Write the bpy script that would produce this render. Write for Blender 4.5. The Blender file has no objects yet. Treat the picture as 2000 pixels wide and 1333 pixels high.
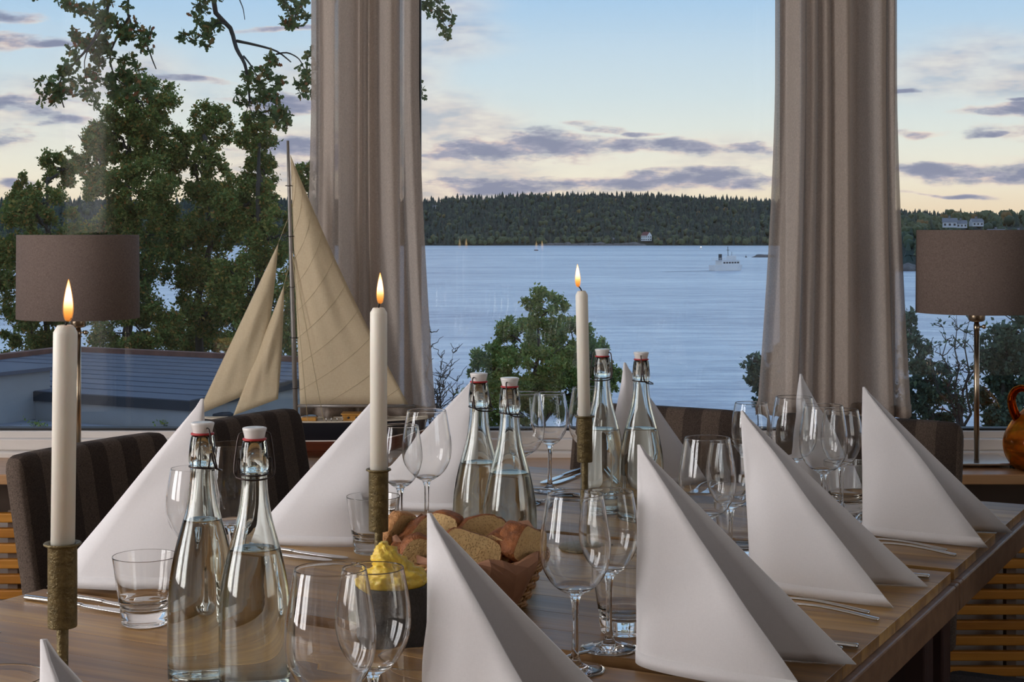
import bpy, bmesh, math, random
import numpy as np
from mathutils import Vector, Matrix, Euler
from mathutils import noise as mnoise

random.seed(7)
RNG = np.random.default_rng(7)
SC = bpy.context.scene
COL = SC.collection
PI = math.pi
F, HY, EYE = 3100.0, 455.0, 1.28          # focal length in pixels, horizon row, eye height


def srgb(r, g, b):
    f = lambda c: (c / 12.92 if c <= .04045 else ((c + .055) / 1.055) ** 2.4)
    return (f(r / 255), f(g / 255), f(b / 255), 1.0)


def PX(x, y, d):
    return Vector(((x - 1000) / F * d, d, EYE - (y - HY) / F * d))


# ------------------------------------------------------------------ camera
cam_d = bpy.data.cameras.new('camera')
cam_d.sensor_width = 36.0
cam_d.lens = F * 36.0 / 2000.0
cam_d.shift_y = -(666.5 - HY) / 2000.0
cam_d.clip_start, cam_d.clip_end = .05, 20000
cam = bpy.data.objects.new('camera', cam_d)
cam.location = (0, 0, EYE)
cam.rotation_euler = (PI / 2, 0, 0)
COL.objects.link(cam)
SC.camera = cam

# ------------------------------------------------------------------ view + cycles quality
SC.view_settings.view_transform = 'Standard'
SC.view_settings.look = 'None'
SC.view_settings.gamma = 1.0
SC.view_settings.use_curve_mapping = False
SC.view_settings.exposure = 0.0
cy = SC.cycles
cy.max_bounces = 16
cy.diffuse_bounces = 3
cy.glossy_bounces = 6
cy.transmission_bounces = 14
cy.adaptive_threshold = .05
cy.transparent_max_bounces = 24
cy.blur_glossy = .6
cy.sample_clamp_indirect = 6.0


# ------------------------------------------------------------------ node helper
class NT:
    def __init__(self, tree):
        self.t = tree
        tree.nodes.clear()

    def add(self, typ, ins=None, **attrs):
        n = self.t.nodes.new(typ)
        for k, v in attrs.items():
            setattr(n, k, v)
        for k, v in (ins or {}).items():
            s = n.inputs[k]
            if isinstance(v, bpy.types.NodeSocket):
                self.t.links.new(v, s)
            else:
                s.default_value = v
        return n

    def math(self, op, a, b=0.0, c=0.0, clamp=False):
        n = self.add('ShaderNodeMath', {0: a, 1: b, 2: c}, operation=op)
        n.use_clamp = clamp
        return n.outputs[0]

    def mix(self, fac, a, b, blend='MIX'):
        n = self.add('ShaderNodeMix', {0: fac, 6: a, 7: b}, data_type='RGBA', blend_type=blend)
        return n.outputs[2]

    def ramp(self, fac, stops, interp='LINEAR'):
        n = self.add('ShaderNodeValToRGB', {0: fac})
        cr = n.color_ramp
        cr.interpolation = interp
        while len(cr.elements) < len(stops):
            cr.elements.new(.5)
        for e, (p, c) in zip(cr.elements, stops):
            e.position = p
            e.color = c if len(c) == 4 else (*c, 1)
        return n.outputs[0]

    def noise(self, vec, scale, detail=3.0, rough=.5, out=0, dim='3D'):
        n = self.add('ShaderNodeTexNoise', {'Scale': scale, 'Detail': detail, 'Roughness': rough}, noise_dimensions=dim)
        if vec is not None:
            self.t.links.new(vec, n.inputs['Vector'])
        return n.outputs[out]

    def mapv(self, vec, scale=(1, 1, 1), loc=(0, 0, 0), rot=(0, 0, 0)):
        return self.add('ShaderNodeMapping', {'Vector': vec, 'Scale': scale, 'Location': loc, 'Rotation': rot}).outputs[0]


# ------------------------------------------------------------------ world: dusk sky with low clouds
W = bpy.data.worlds.new('dusk_sky')
SC.world = W
W.use_nodes = True
n = NT(W.node_tree)
tc = n.add('ShaderNodeTexCoord')
sep = n.add('ShaderNodeSeparateXYZ', {0: tc.outputs['Generated']})
az = n.math('ARCTAN2', sep.outputs[0], sep.outputs[1])
el = n.math('ARCSINE', sep.outputs[2])
elf = n.add('ShaderNodeMapRange', {0: el, 1: -.05, 2: .45, 3: 0.0, 4: 1.0}).outputs[0]
e2p = lambda e: (e + .05) / .5
sky = n.ramp(elf, [(0, srgb(120, 126, 140)), (e2p(-.003), srgb(222, 196, 168)), (e2p(.012), srgb(240, 218, 188)),
                   (e2p(.035), srgb(244, 236, 216)), (e2p(.06), srgb(230, 234, 226)), (e2p(.085), srgb(214, 228, 232)), (e2p(.115), srgb(198, 220, 236)),
                   (e2p(.15), srgb(170, 206, 238)), (e2p(.25), srgb(160, 198, 234)), (1.0, srgb(140, 180, 224))])
cv = n.add('ShaderNodeCombineXYZ', {0: az, 1: el, 2: 0.0}).outputs[0]
nz1 = n.noise(n.mapv(cv, (14, 55, 1)), 1.0, 2, .55, dim='2D')
nz2 = n.noise(n.mapv(cv, (14, 55, 1), (5.2, 3.1, 0)), 1.0, 2, .55, dim='2D')
fine = n.noise(n.mapv(cv, (30, 100, 1)), 1.0, 5, .68, dim='2D')
azd = n.math('MULTIPLY_ADD', n.math('SUBTRACT', nz1, .5), .08, az)
eld = n.math('MULTIPLY_ADD', n.math('SUBTRACT', nz2, .5), .014, el)
clouds = [(930, 292, 120, 20), (1040, 288, 120, 24), (1200, 284, 130, 13), (1330, 288, 110, 16), (1450, 292, 90, 14), (860, 306, 60, 14),
          (1100, 360, 330, 12), (1400, 350, 200, 13), (950, 372, 180, 9), (1165, 250, 60, 8), (1245, 260, 50, 5),
          (1880, 342, 190, 15), (1950, 223, 95, 11), (1985, 268, 100, 17), (1890, 276, 40, 8), (1795, 262, 40, 6), (1840, 384, 90, 4),
          (1800, 190, 60, 5), (1930, 205, 30, 5), (30, 55, 75, 12), (20, 102, 70, 11), (95, 100, 40, 7), (60, 212, 130, 17),
          (160, 248, 70, 12), (25, 278, 75, 13), (560, 205, 95, 17), (620, 300, 120, 38), (370, 163, 70, 6), (560, 65, 60, 6), (20, 365, 60, 10)]
dv = n.add('ShaderNodeCombineXYZ', {0: azd, 1: eld, 2: 0.0}).outputs[0]
mq = None
for (cx, cyy, rx, ry) in clouds:
    a0, e0, ra, re = (cx - 1000) / F, (HY - cyy) / F, rx / F * 1.15, ry / F * 1.38
    q = n.add('ShaderNodeVectorMath', {0: dv, 1: (1 / ra, 1 / re, 0), 2: (-a0 / ra, -e0 / re, 0)}, operation='MULTIPLY_ADD').outputs[0]
    q = n.add('ShaderNodeVectorMath', {0: q}, operation='LENGTH').outputs['Value']
    mq = q if mq is None else n.math('MINIMUM', mq, q)
mask = n.math('SUBTRACT', 1.0, n.math('MULTIPLY', mq, mq))
mask = n.math('MAXIMUM', mask, -1.5)
mask = n.math('ADD', mask, n.math('MULTIPLY', n.math('SUBTRACT', fine, .5), 2.3))
big = n.noise(n.mapv(cv, (2.4, 9, 1)), 1.0, 3, .6, dim='2D')
high = n.math('MULTIPLY', n.math('SUBTRACT', big, .56), 5.0)
mask = n.math('MAXIMUM', mask, n.math('MINIMUM', high, .35))
cm = n.add('ShaderNodeMapRange', {0: mask, 1: -.45, 2: 1.0, 3: 0.0, 4: .95}, interpolation_type='SMOOTHSTEP').outputs[0]
thick = n.add('ShaderNodeMapRange', {0: mask, 1: .0, 2: 1.1, 3: 1.0, 4: 0.0}).outputs[0]
lump = n.noise(n.mapv(cv, (30, 105, 1), (1, -.35, 0)), 1.0, 3, .6, dim='2D')
ccol = n.ramp(n.math('ADD', n.math('MULTIPLY', lump, .7), n.math('MULTIPLY', thick, .3)),
              [(.32, srgb(134, 140, 166)), (.46, srgb(162, 162, 182)), (.57, srgb(212, 194, 192)), (.70, srgb(240, 224, 210))])
skyc = n.mix(cm, sky, ccol)
bg = n.add('ShaderNodeBackground', {0: skyc, 1: 1.15})
n.t.links.new(bg.outputs[0], n.add('ShaderNodeOutputWorld').inputs[0])

W.cycles.sampling_method = 'MANUAL'
W.cycles.sample_map_resolution = 256

# ------------------------------------------------------------------ daylight through the windows of the left wall, added fill from the right
WIN_L = [(-.55, .75), (1.15, 2.35)]       # openings in the left wall (y range)


def area(name, loc, rot, sx, sy, power, col=(1, 1, 1)):
    d = bpy.data.lights.new(name, 'AREA')
    d.shape = 'RECTANGLE'
    d.size, d.size_y, d.energy, d.color = sx, sy, power, col
    o = bpy.data.objects.new(name, d)
    o.location, o.rotation_euler = loc, rot
    COL.objects.link(o)
    return o


FILL_WIN_R = (-1.6, 1.2)                      # unseen opening added in the right wall for the fill lamp
area('window_daylight', (4.36, (FILL_WIN_R[0] + FILL_WIN_R[1]) / 2, 1.62), (0, PI / 2, 0), 1.75, FILL_WIN_R[1] - FILL_WIN_R[0], 26, (1.0, .96, .92))  # fill lamp added to lift the dark inner napkin wings
for y0, y1 in WIN_L:
    area('window_daylight', (-3.55, (y0 + y1) / 2, 1.62), (0, -PI / 2, 0), 1.75, y1 - y0, 82, (1.0, .955, .945))


# ------------------------------------------------------------------ object helpers
def tag(o, label=None, cat=None, group=None, kind=None):
    if label:
        o['label'] = label
    if cat:
        o['category'] = cat
    if group:
        o['group'] = group
    if kind:
        o['kind'] = kind
    return o


def empty(name, loc=(0, 0, 0), rz=0.0, label=None, cat=None, group=None, kind=None):
    o = bpy.data.objects.new(name, None)
    o.empty_display_size = .05
    o.location = loc
    o.rotation_euler = (0, 0, rz)
    COL.objects.link(o)
    return tag(o, label, cat, group, kind)


def link(name, me, mat, parent=None, loc=(0, 0, 0), rot=(0, 0, 0), smooth=True):
    if mat is not None and not me.materials:
        me.materials.append(mat)
    if smooth:
        me.polygons.foreach_set('use_smooth', [True] * len(me.polygons))
    o = bpy.data.objects.new(name, me)
    o.parent = parent
    o.location = loc
    o.rotation_euler = rot
    COL.objects.link(o)
    return o


def mesh(vf, name='m'):
    me = bpy.data.meshes.new(name)
    me.from_pydata([tuple(v) for v in vf[0]], [], vf[1])
    me.update()
    return me


def ob(name, vf, mat, parent=None, loc=(0, 0, 0), rot=(0, 0, 0), smooth=True):
    return link(name, mesh(vf, name), mat, parent, loc, rot, smooth)


def npmesh(name, V, Fa):
    me = bpy.data.meshes.new(name)
    V = np.asarray(V, dtype=np.float32)
    Fa = np.asarray(Fa, dtype=np.int32)
    k = Fa.shape[1]
    me.vertices.add(len(V))
    me.vertices.foreach_set('co', V.ravel())
    me.loops.add(Fa.size)
    me.loops.foreach_set('vertex_index', Fa.ravel())
    me.polygons.add(len(Fa))
    me.polygons.foreach_set('loop_start', np.arange(0, Fa.size, k, dtype=np.int32))
    me.update(calc_edges=True)
    return me


def join(*vfs):
    V, Fs = [], []
    for v, f in vfs:
        b = len(V)
        V += list(v)
        Fs += [tuple(i + b for i in q) for q in f]
    return V, Fs


def xf(vf, M):
    return [M @ Vector(v) for v in vf[0]], vf[1]


def lathe(prof, seg=40, flip=False):
    V, Fs, rings = [], [], []
    for r, z in prof:
        if r < 1e-6:
            rings.append([len(V)])
            V.append((0, 0, z))
        else:
            rings.append(list(range(len(V), len(V) + seg)))
            V += [(r * math.cos(2 * PI * i / seg), r * math.sin(2 * PI * i / seg), z) for i in range(seg)]
    for a, b in zip(rings, rings[1:]):
        for i in range(seg):
            j = (i + 1) % seg
            if len(a) == 1 and len(b) == 1:
                continue
            if len(a) == 1:
                f = (a[0], b[j], b[i])
            elif len(b) == 1:
                f = (a[i], a[j], b[0])
            else:
                f = (a[i], a[j], b[j], b[i])
            Fs.append(f[::-1] if flip else f)
    return V, Fs


def smoothprof(pts, n=4):
    """Catmull-Rom through profile points."""
    out = []
    P = [pts[0]] + list(pts) + [pts[-1]]
    for i in range(1, len(P) - 2):
        p0, p1, p2, p3 = P[i - 1:i + 3]
        for k in range(n):
            t = k / n
            out.append(tuple(.5 * ((2 * p1[c]) + (-p0[c] + p2[c]) * t + (2 * p0[c] - 5 * p1[c] + 4 * p2[c] - p3[c]) * t * t
                                   + (-p0[c] + 3 * p1[c] - 3 * p2[c] + p3[c]) * t ** 3) for c in range(len(p1))))
    out.append(tuple(pts[-1]))
    return out


def tube(path, rad, seg=8, closed=False, caps=True):
    P = [Vector(p) for p in path]
    m = len(P)
    R = rad if isinstance(rad, (list, tuple)) else [rad] * m
    V, Fs = [], []
    up = None
    for i in range(m):
        if closed:
            t = (P[(i + 1) % m] - P[i - 1])
        else:
            t = P[min(i + 1, m - 1)] - P[max(i - 1, 0)]
        t = t.normalized() if t.length > 1e-9 else Vector((0, 0, 1))
        if up is None:
            up = Vector((0, 0, 1)) if abs(t.z) < .9 else Vector((1, 0, 0))
        s = t.cross(up)
        if s.length < 1e-6:
            s = t.orthogonal()
        s.normalize()
        up = s.cross(t).normalized()
        for k in range(seg):
            a = 2 * PI * k / seg
            V.append(P[i] + s * (R[i] * math.cos(a)) + up * (R[i] * math.sin(a)))
    for i in range(m if closed else m - 1):
        j = (i + 1) % m
        for k in range(seg):
            l = (k + 1) % seg
            Fs.append((i * seg + k, i * seg + l, j * seg + l, j * seg + k))
    if caps and not closed:
        Fs.append(tuple(range(seg))[::-1])
        Fs.append(tuple((m - 1) * seg + k for k in range(seg)))
    return V, Fs


def box(x0, x1, y0, y1, z0, z1):
    V = [(x, y, z) for z in (z0, z1) for y in (y0, y1) for x in (x0, x1)]
    return V, [(0, 2, 3, 1), (4, 5, 7, 6), (0, 1, 5, 4), (2, 6, 7, 3), (0, 4, 6, 2), (1, 3, 7, 5)]


def rbox(x0, x1, y0, y1, z0, z1, b=.004, seg=2):
    bm = bmesh.new()
    bmesh.ops.create_cube(bm, size=1)
    for v in bm.verts:
        v.co = Vector(((x0 + x1) / 2 + v.co.x * (x1 - x0), (y0 + y1) / 2 + v.co.y * (y1 - y0), (z0 + z1) / 2 + v.co.z * (z1 - z0)))
    bmesh.ops.bevel(bm, geom=bm.edges[:], offset=b, segments=seg, affect='EDGES', profile=.5)
    bm.verts.index_update()
    r = ([v.co.copy() for v in bm.verts], [tuple(v.index for v in f.verts) for f in bm.faces])
    bm.free()
    return r


def loft(secs, seg=12):
    """secs: (x, zc, half_width_y, half_thickness_z) along x, closed with end caps."""
    V, Fs = [], []
    for x, z, w, t in secs:
        for k in range(seg):
            a = 2 * PI * k / seg
            V.append((x, w * math.cos(a), z + t * math.sin(a)))
    m = len(secs)
    for i in range(m - 1):
        for k in range(seg):
            l = (k + 1) % seg
            Fs.append((i * seg + k, (i + 1) * seg + k, (i + 1) * seg + l, i * seg + l))
    Fs.append(tuple(range(seg)))
    Fs.append(tuple((m - 1) * seg + k for k in range(seg))[::-1])
    return V, Fs


def copy_tree(o, parent=None):
    c = o.copy()
    COL.objects.link(c)
    c.parent = parent
    for ch in o.children:
        copy_tree(ch, c)
    return c


def solidify(o, t, off=0.0):
    m = o.modifiers.new('thickness', 'SOLIDIFY')
    m.thickness = t
    m.offset = off
    return o


# ------------------------------------------------------------------ materials
MATS = {}


def newmat(name):
    m = bpy.data.materials.new(name)
    m.use_nodes = True
    return m, NT(m.node_tree)


def outp(n, sh):
    n.t.links.new(sh, n.add('ShaderNodeOutputMaterial').inputs[0])


def plain(name, col, rough=.5, metal=0.0, var=.0, vscale=8.0, bump=0.0, bscale=60.0, spec=.5, sss=0.0):
    m, n = newmat(name)
    c = col if len(col) == 4 else (*col, 1)
    tcn = n.add('ShaderNodeTexCoord').outputs['Object']
    base = c
    if var:
        f = n.noise(tcn, vscale, 4, .6)
        d = tuple(x * (1 - var) for x in c[:3]) + (1,)
        l = tuple(min(1, x * (1 + var)) for x in c[:3]) + (1,)
        base = n.mix(n.add('ShaderNodeMapRange', {0: f, 1: .3, 2: .7, 3: 0., 4: 1.}).outputs[0], d, l)
    ins = {'Base Color': base, 'Roughness': rough, 'Metallic': metal, 'Specular IOR Level': spec}
    if bump:
        h = n.noise(tcn, bscale, 3, .6)
        ins['Normal'] = n.add('ShaderNodeBump', {'Strength': bump, 'Distance': .004, 'Height': h}).outputs[0]
    if sss:
        ins['Subsurface Weight'] = sss
        ins['Subsurface Radius'] = (.02, .012, .008)
        ins['Subsurface Scale'] = .6
    p = n.add('ShaderNodeBsdfPrincipled', ins)
    outp(n, p.outputs[0])
    MATS[name] = m
    return m


def glassmat(name, col=(1, 1, 1, 1), ior=1.5, rough=0.0):
    m, n = newmat(name)
    g = n.add('ShaderNodeBsdfGlass', {'Color': col, 'Roughness': rough, 'IOR': ior})
    outp(n, g.outputs[0])
    return m


M_glass = glassmat('clear_glass', (.992, .992, .99, 1), 1.45)
M_bottle = glassmat('bottle_glass', (.975, .99, .975, 1), 1.48)
M_water = glassmat('drinking_water', (.985, .985, .97, 1), 1.33)


def panemat():
    m, n = newmat('window_glass')
    f = n.add('ShaderNodeLayerWeight', {'Blend': .5}).outputs['Facing']
    fac = n.math('MULTIPLY_ADD', n.math('POWER', f, 5.0), .95, .042)
    t = n.add('ShaderNodeBsdfTransparent', {0: (.985, .99, .99, 1)})
    g = n.add('ShaderNodeBsdfGlossy', {0: (1, 1, 1, 1), 'Roughness': 0.0})
    mx = n.add('ShaderNodeMixShader', {0: fac, 1: t.outputs[0], 2: g.outputs[0]})
    outp(n, mx.outputs[0])
    return m


M_pane = panemat()


def woodmat(name, c1, c2, c3, rough=.38, axis=0, rnd=.5, gloss_bump=.12):
    """grain along the given local axis, tone varied per object."""
    m, n = newmat(name)
    tcn = n.add('ShaderNodeTexCoord').outputs['Object']
    oi = n.add('ShaderNodeObjectInfo')
    off = n.add('ShaderNodeCombineXYZ', {0: n.math('MULTIPLY', oi.outputs['Random'], 37.0), 1: n.math('MULTIPLY', oi.outputs['Random'], 11.0), 2: 0.0})
    v = n.add('ShaderNodeVectorMath', {0: tcn, 1: off.outputs[0]}, operation='ADD').outputs[0]
    sc = [1.0, 1.0, 1.0]
    g1 = [28.0] * 3
    g1[axis] = 1.6
    g2 = [160.0] * 3
    g2[axis] = 5.0
    a = n.noise(n.mapv(v, g1), 1.0, 5, .6)
    b = n.noise(n.mapv(v, g2), 1.0, 3, .6)
    f = n.math('ADD', n.math('MULTIPLY', a, .75), n.math('MULTIPLY', b, .25))
    f = n.math('ADD', f, n.math('MULTIPLY', n.math('SUBTRACT', oi.outputs['Random'], .5), rnd * .4))
    col = n.ramp(f, [(.28, c1), (.5, c2), (.72, c3)])
    bp = n.add('ShaderNodeBump', {'Strength': gloss_bump, 'Distance': .002, 'Height': b}).outputs[0]
    r = n.math('MULTIPLY_ADD', b, .2, rough - .1)
    p = n.add('ShaderNodeBsdfPrincipled', {'Base Color': col, 'Roughness': r, 'Normal': bp, 'Specular IOR Level': .45})
    outp(n, p.outputs[0])
    return m


M_board = woodmat('oiled_table_wood', srgb(98, 68, 38), srgb(148, 110, 62), srgb(194, 154, 92), .37, rnd=.8)
M_apron = woodmat('table_apron_wood', srgb(92, 66, 48), srgb(118, 88, 66), srgb(140, 108, 82), .45)
M_leg = woodmat('table_leg_wood', srgb(44, 24, 22), srgb(56, 32, 28), srgb(66, 40, 34), .5, axis=2)
M_ledge = woodmat('oak_ledge_wood', srgb(160, 116, 76), srgb(184, 138, 94), srgb(200, 156, 112), .4)
M_slat = woodmat('orange_pine_slat', srgb(150, 92, 22), srgb(182, 118, 34), srgb(204, 140, 52), .42)


def fabric(name, cols, stripe=None, weave=420.0, rough=.9, bump=.35, trans=None, transp=0.0, aniso=.12):
    """woven cloth; cols = (dark, light) threads, stripe = (width, dark2, light2) alternating along local x."""
    m, n = newmat(name)
    tcn = n.add('ShaderNodeTexCoord').outputs['Object']
    a = n.noise(n.mapv(tcn, (weave, weave * aniso, weave * aniso)), 1.0, 2, .6)
    b = n.noise(n.mapv(tcn, (weave * aniso, weave * aniso, weave)), 1.0, 2, .6)
    h = n.math('ADD', n.math('MULTIPLY', a, .5), n.math('MULTIPLY', b, .5))
    f = n.add('ShaderNodeMapRange', {0: h, 1: .36, 2: .64, 3: 0., 4: 1.}).outputs[0]
    col = n.mix(f, cols[0], cols[1])
    if stripe:
        w, d2, l2 = stripe
        sx = n.add('ShaderNodeSeparateXYZ', {0: tcn}).outputs[0]
        s = n.math('FRACT', n.math('ADD', n.math('MULTIPLY', sx, 1 / (2 * w)), 10.27))
        s = n.math('GREATER_THAN', s, .5)
        col = n.mix(s, col, n.mix(f, d2, l2))
    bp = n.add('ShaderNodeBump', {'Strength': bump, 'Distance': .001, 'Height': h}).outputs[0]
    p = n.add('ShaderNodeBsdfPrincipled', {'Base Color': col, 'Roughness': rough, 'Normal': bp, 'Specular IOR Level': .15})
    sh = p.outputs[0]
    if trans:
        tl = n.add('ShaderNodeBsdfTranslucent', {0: col})
        sh = n.add('ShaderNodeMixShader', {0: trans, 1: sh, 2: tl.outputs[0]}).outputs[0]
    if transp:
        tf = n.math('MULTIPLY', n.math('SUBTRACT', 1.35, f), transp)
        sh = n.add('ShaderNodeMixShader', {0: tf, 1: sh, 2: n.add('ShaderNodeBsdfTransparent').outputs[0]}).outputs[0]
    outp(n, sh)
    return m


M_napkin = fabric('white_linen', ((.84, .815, .825, 1), (.875, .85, .86, 1)), weave=1100, bump=.08, trans=.14, aniso=.2)
M_chair = fabric('striped_upholstery', (srgb(50, 42, 37), srgb(80, 68, 61)), (.045, srgb(68, 57, 50), srgb(106, 92, 82)), weave=620, aniso=.5)
M_curtain = fabric('sheer_curtain', (srgb(198, 185, 174), srgb(214, 202, 192)), weave=800, bump=.1, trans=.45, transp=.15, aniso=.2)
M_shade = fabric('taupe_shade_linen', (srgb(112, 97, 90), srgb(142, 126, 118)), weave=1000, bump=.25, trans=.12, aniso=.2)
M_sail = fabric('cream_sailcloth', (srgb(230, 212, 180), srgb(242, 228, 200)), weave=900, bump=.1, trans=.38)

M_wall = plain('warm_grey_wall', srgb(150, 132, 118), .8, var=.05, vscale=3)
M_under = plain('panel_below_ledge', srgb(126, 106, 92), .8, var=.06, vscale=3)
M_white = plain('white_paint', srgb(226, 218, 212), .5, var=.03, vscale=4)
M_inwall = plain('interior_wall_paint', srgb(196, 184, 172), .85, var=.04, vscale=2)
M_ceil = plain('ceiling_paint', srgb(226, 222, 216), .9, var=.02)
M_gasket = plain('black_window_gasket', srgb(26, 26, 28), .6, var=.1)
M_floor = woodmat('dark_floor_wood', srgb(48, 34, 26), srgb(66, 48, 36), srgb(80, 60, 46), .5)
M_steel = plain('polished_steel', (.62, .62, .62), .16, 1.0, var=.04, vscale=30)
M_lampmetal = plain('satin_brass_steel', srgb(186, 166, 142), .28, 1.0, var=.05, vscale=20)
M_chrome = plain('satin_chrome', srgb(200, 196, 190), .2, 1.0, var=.03)
M_wire = plain('dark_wire', srgb(70, 62, 60), .38, 1.0, var=.15, vscale=80)
M_porc = plain('white_porcelain', srgb(222, 218, 216), .18, var=.02)
M_rubber = plain('red_rubber_gasket', srgb(170, 44, 48), .45, var=.1, vscale=60)
M_wax = plain('ivory_wax', srgb(240, 234, 222), .42, var=.02, sss=.12)
M_wick = plain('burnt_wick', srgb(24, 22, 22), .8, var=.3, vscale=300)
M_bronze = plain('patinated_bronze', srgb(112, 98, 66), .46, .55, var=.32, vscale=120, bump=.5, bscale=260)
M_granite = plain('dark_stone_cup', srgb(64, 60, 58), .62, var=.3, vscale=160, bump=.5, bscale=300)
M_butter = plain('whipped_butter', srgb(238, 204, 84), .38, var=.1, vscale=60, bump=.5, bscale=120, sss=.2)
M_wicker = plain('wicker_cane', srgb(158, 114, 68), .5, var=.25, vscale=60, bump=.3, bscale=200)
M_kraft = plain('brown_kraft_paper', srgb(158, 114, 88), .75, var=.06, vscale=20)
M_crust = plain('baked_crust', srgb(142, 84, 42), .6, var=.45, vscale=70, bump=1.0, bscale=160)
M_crust2 = plain('pale_baked_crust', srgb(186, 132, 82), .7, var=.3, vscale=60, bump=1.0, bscale=160)


def crumbmat():
    m, n = newmat('bread_crumb')
    tcn = n.add('ShaderNodeTexCoord').outputs['Object']
    w_ = n.add('ShaderNodeVectorMath', {0: tcn, 1: n.add('ShaderNodeVectorMath', {0: n.noise(tcn, 120, 2, .5, 1), 'Scale': .003}, operation='SCALE').outputs[0]}, operation='ADD').outputs[0]
    v1 = n.add('ShaderNodeTexVoronoi', {'Vector': w_, 'Scale': 120.0, 'Randomness': 1.0}).outputs['Distance']
    v2 = n.add('ShaderNodeTexVoronoi', {'Vector': w_, 'Scale': 330.0, 'Randomness': 1.0}).outputs['Distance']
    hole = n.add('ShaderNodeMapRange', {0: n.math('ADD', v1, n.math('MULTIPLY', n.noise(tcn, 45, 2), .5)), 1: .24, 2: .48, 3: .4, 4: 1.}).outputs[0]
    pore = n.add('ShaderNodeMapRange', {0: v2, 1: .1, 2: .5, 3: .6, 4: 1.}).outputs[0]
    f = n.math('MULTIPLY', hole, pore)
    g = n.noise(tcn, 30, 3)
    col = n.mix(f, srgb(150, 108, 64), n.mix(g, srgb(196, 156, 102), srgb(220, 188, 136)))
    bp = n.add('ShaderNodeBump', {'Strength': .7, 'Distance': .003, 'Height': f}).outputs[0]
    outp(n, n.add('ShaderNodeBsdfPrincipled', {'Base Color': col, 'Roughness': .85, 'Normal': bp}).outputs[0])
    return m


M_crumb = crumbmat()


def flamemats():
    m, n = newmat('flame_core')
    z = n.add('ShaderNodeSeparateXYZ', {0: n.add('ShaderNodeTexCoord').outputs['Object']}).outputs[2]
    t = n.add('ShaderNodeMapRange', {0: z, 1: 0.0, 2: .04, 3: 0., 4: 1.}).outputs[0]
    col = n.ramp(t, [(0, (.9, .22, .03)), (.22, (1, .42, .08)), (.42, (1, .68, .30)), (.75, (1, .74, .38)), (1, (1, .48, .14))])
    st = n.ramp(t, [(0, (.12, .12, .12)), (.3, (.35, .35, .35)), (.55, (1, 1, 1)), (1, (.7, .7, .7))])
    outp(n, n.add('ShaderNodeEmission', {0: col, 1: n.math('MULTIPLY', st, 4.6)}).outputs[0])
    m2, n2 = newmat('flame_halo')
    em = n2.add('ShaderNodeEmission', {0: (1, .36, .08, 1), 1: 1.2})
    tr = n2.add('ShaderNodeBsdfTransparent')
    outp(n2, n2.add('ShaderNodeMixShader', {0: .24, 1: tr.outputs[0], 2: em.outputs[0]}).outputs[0])
    return m, m2


M_flame, M_halo = flamemats()


def leafmat(name, stops, trans=.35):
    m, n = newmat(name)
    r = n.add('ShaderNodeNewGeometry').outputs['Random Per Island']
    col = n.ramp(r, stops)
    p = n.add('ShaderNodeBsdfPrincipled', {'Base Color': col, 'Roughness': .6, 'Specular IOR Level': .25})
    tl = n.add('ShaderNodeBsdfTranslucent', {0: col})
    outp(n, n.add('ShaderNodeMixShader', {0: trans, 1: p.outputs[0], 2: tl.outputs[0]}).outputs[0])
    return m


M_leaf = leafmat('summer_leaf', [(0, srgb(88, 110, 52)), (.45, srgb(122, 140, 72)), (.8, srgb(156, 158, 84)), (.93, srgb(184, 154, 74)), (1, srgb(190, 124, 68))])
M_oakleaf = leafmat('oak_leaf', [(0, srgb(84, 104, 62)), (.6, srgb(112, 132, 76)), (.85, srgb(142, 144, 82)), (.94, srgb(174, 126, 72)), (1, srgb(176, 100, 64))])
M_leafy = leafmat('fresh_leaf', [(0, srgb(96, 120, 58)), (.5, srgb(136, 158, 82)), (.9, srgb(168, 178, 98)), (1, srgb(186, 166, 88))])
M_needle = leafmat('dark_evergreen_leaf', [(0, srgb(72, 92, 80)), (.6, srgb(94, 116, 98)), (1, srgb(122, 140, 106))])
M_bark = plain('grey_bark', srgb(66, 60, 54), .85, var=.3, vscale=20, bump=.6, bscale=30)
M_spruce = leafmat('far_spruce_green', [(0, srgb(50, 62, 60)), (.6, srgb(62, 76, 70)), (1, srgb(78, 90, 76))], .1)  # bluish distance haze mixed into the tree colour
M_birch = leafmat('far_leafy_green', [(0, srgb(62, 76, 62)), (.6, srgb(80, 92, 68)), (1, srgb(104, 108, 74))], .1)  # same haze tint put into the leafy green
M_autumn = leafmat('far_autumn_yellow', [(0, srgb(112, 104, 66)), (.6, srgb(132, 114, 68)), (1, srgb(140, 104, 66))], .1)
M_hill = plain('forest_floor', srgb(44, 54, 46), .9, var=.3, vscale=.01)
M_ground = plain('shaded_grass_slope', srgb(52, 60, 38), .9, var=.3, vscale=.4)  # dark green grass, tone varied at random
M_rock = plain('shore_rock', srgb(112, 106, 104), .85, var=.3, vscale=.15, bump=.4, bscale=.4)
M_roofgrey = plain('flat_roof_felt', srgb(94, 96, 108), .7, var=.12, vscale=.9)
M_roofpale = plain('pale_roof_sheet', srgb(140, 142, 152), .6, var=.08, vscale=.8)
M_render = plain('pale_rendered_wall', srgb(158, 157, 158), .8, var=.1, vscale=1.5)
M_fascia = plain('dark_roof_fascia', srgb(52, 54, 60), .6, var=.15, vscale=2)
M_rust = plain('rusty_flashing', srgb(116, 76, 62), .7, var=.4, vscale=3)
M_bwhite = plain('white_house_paint', srgb(244, 240, 238), .6, var=.03, vscale=.4)
M_redroof = plain('red_tile_roof', srgb(124, 72, 68), .7, var=.1, vscale=.5)
M_darkwin = plain('dark_window', srgb(48, 52, 62), .2, var=.1)
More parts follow.
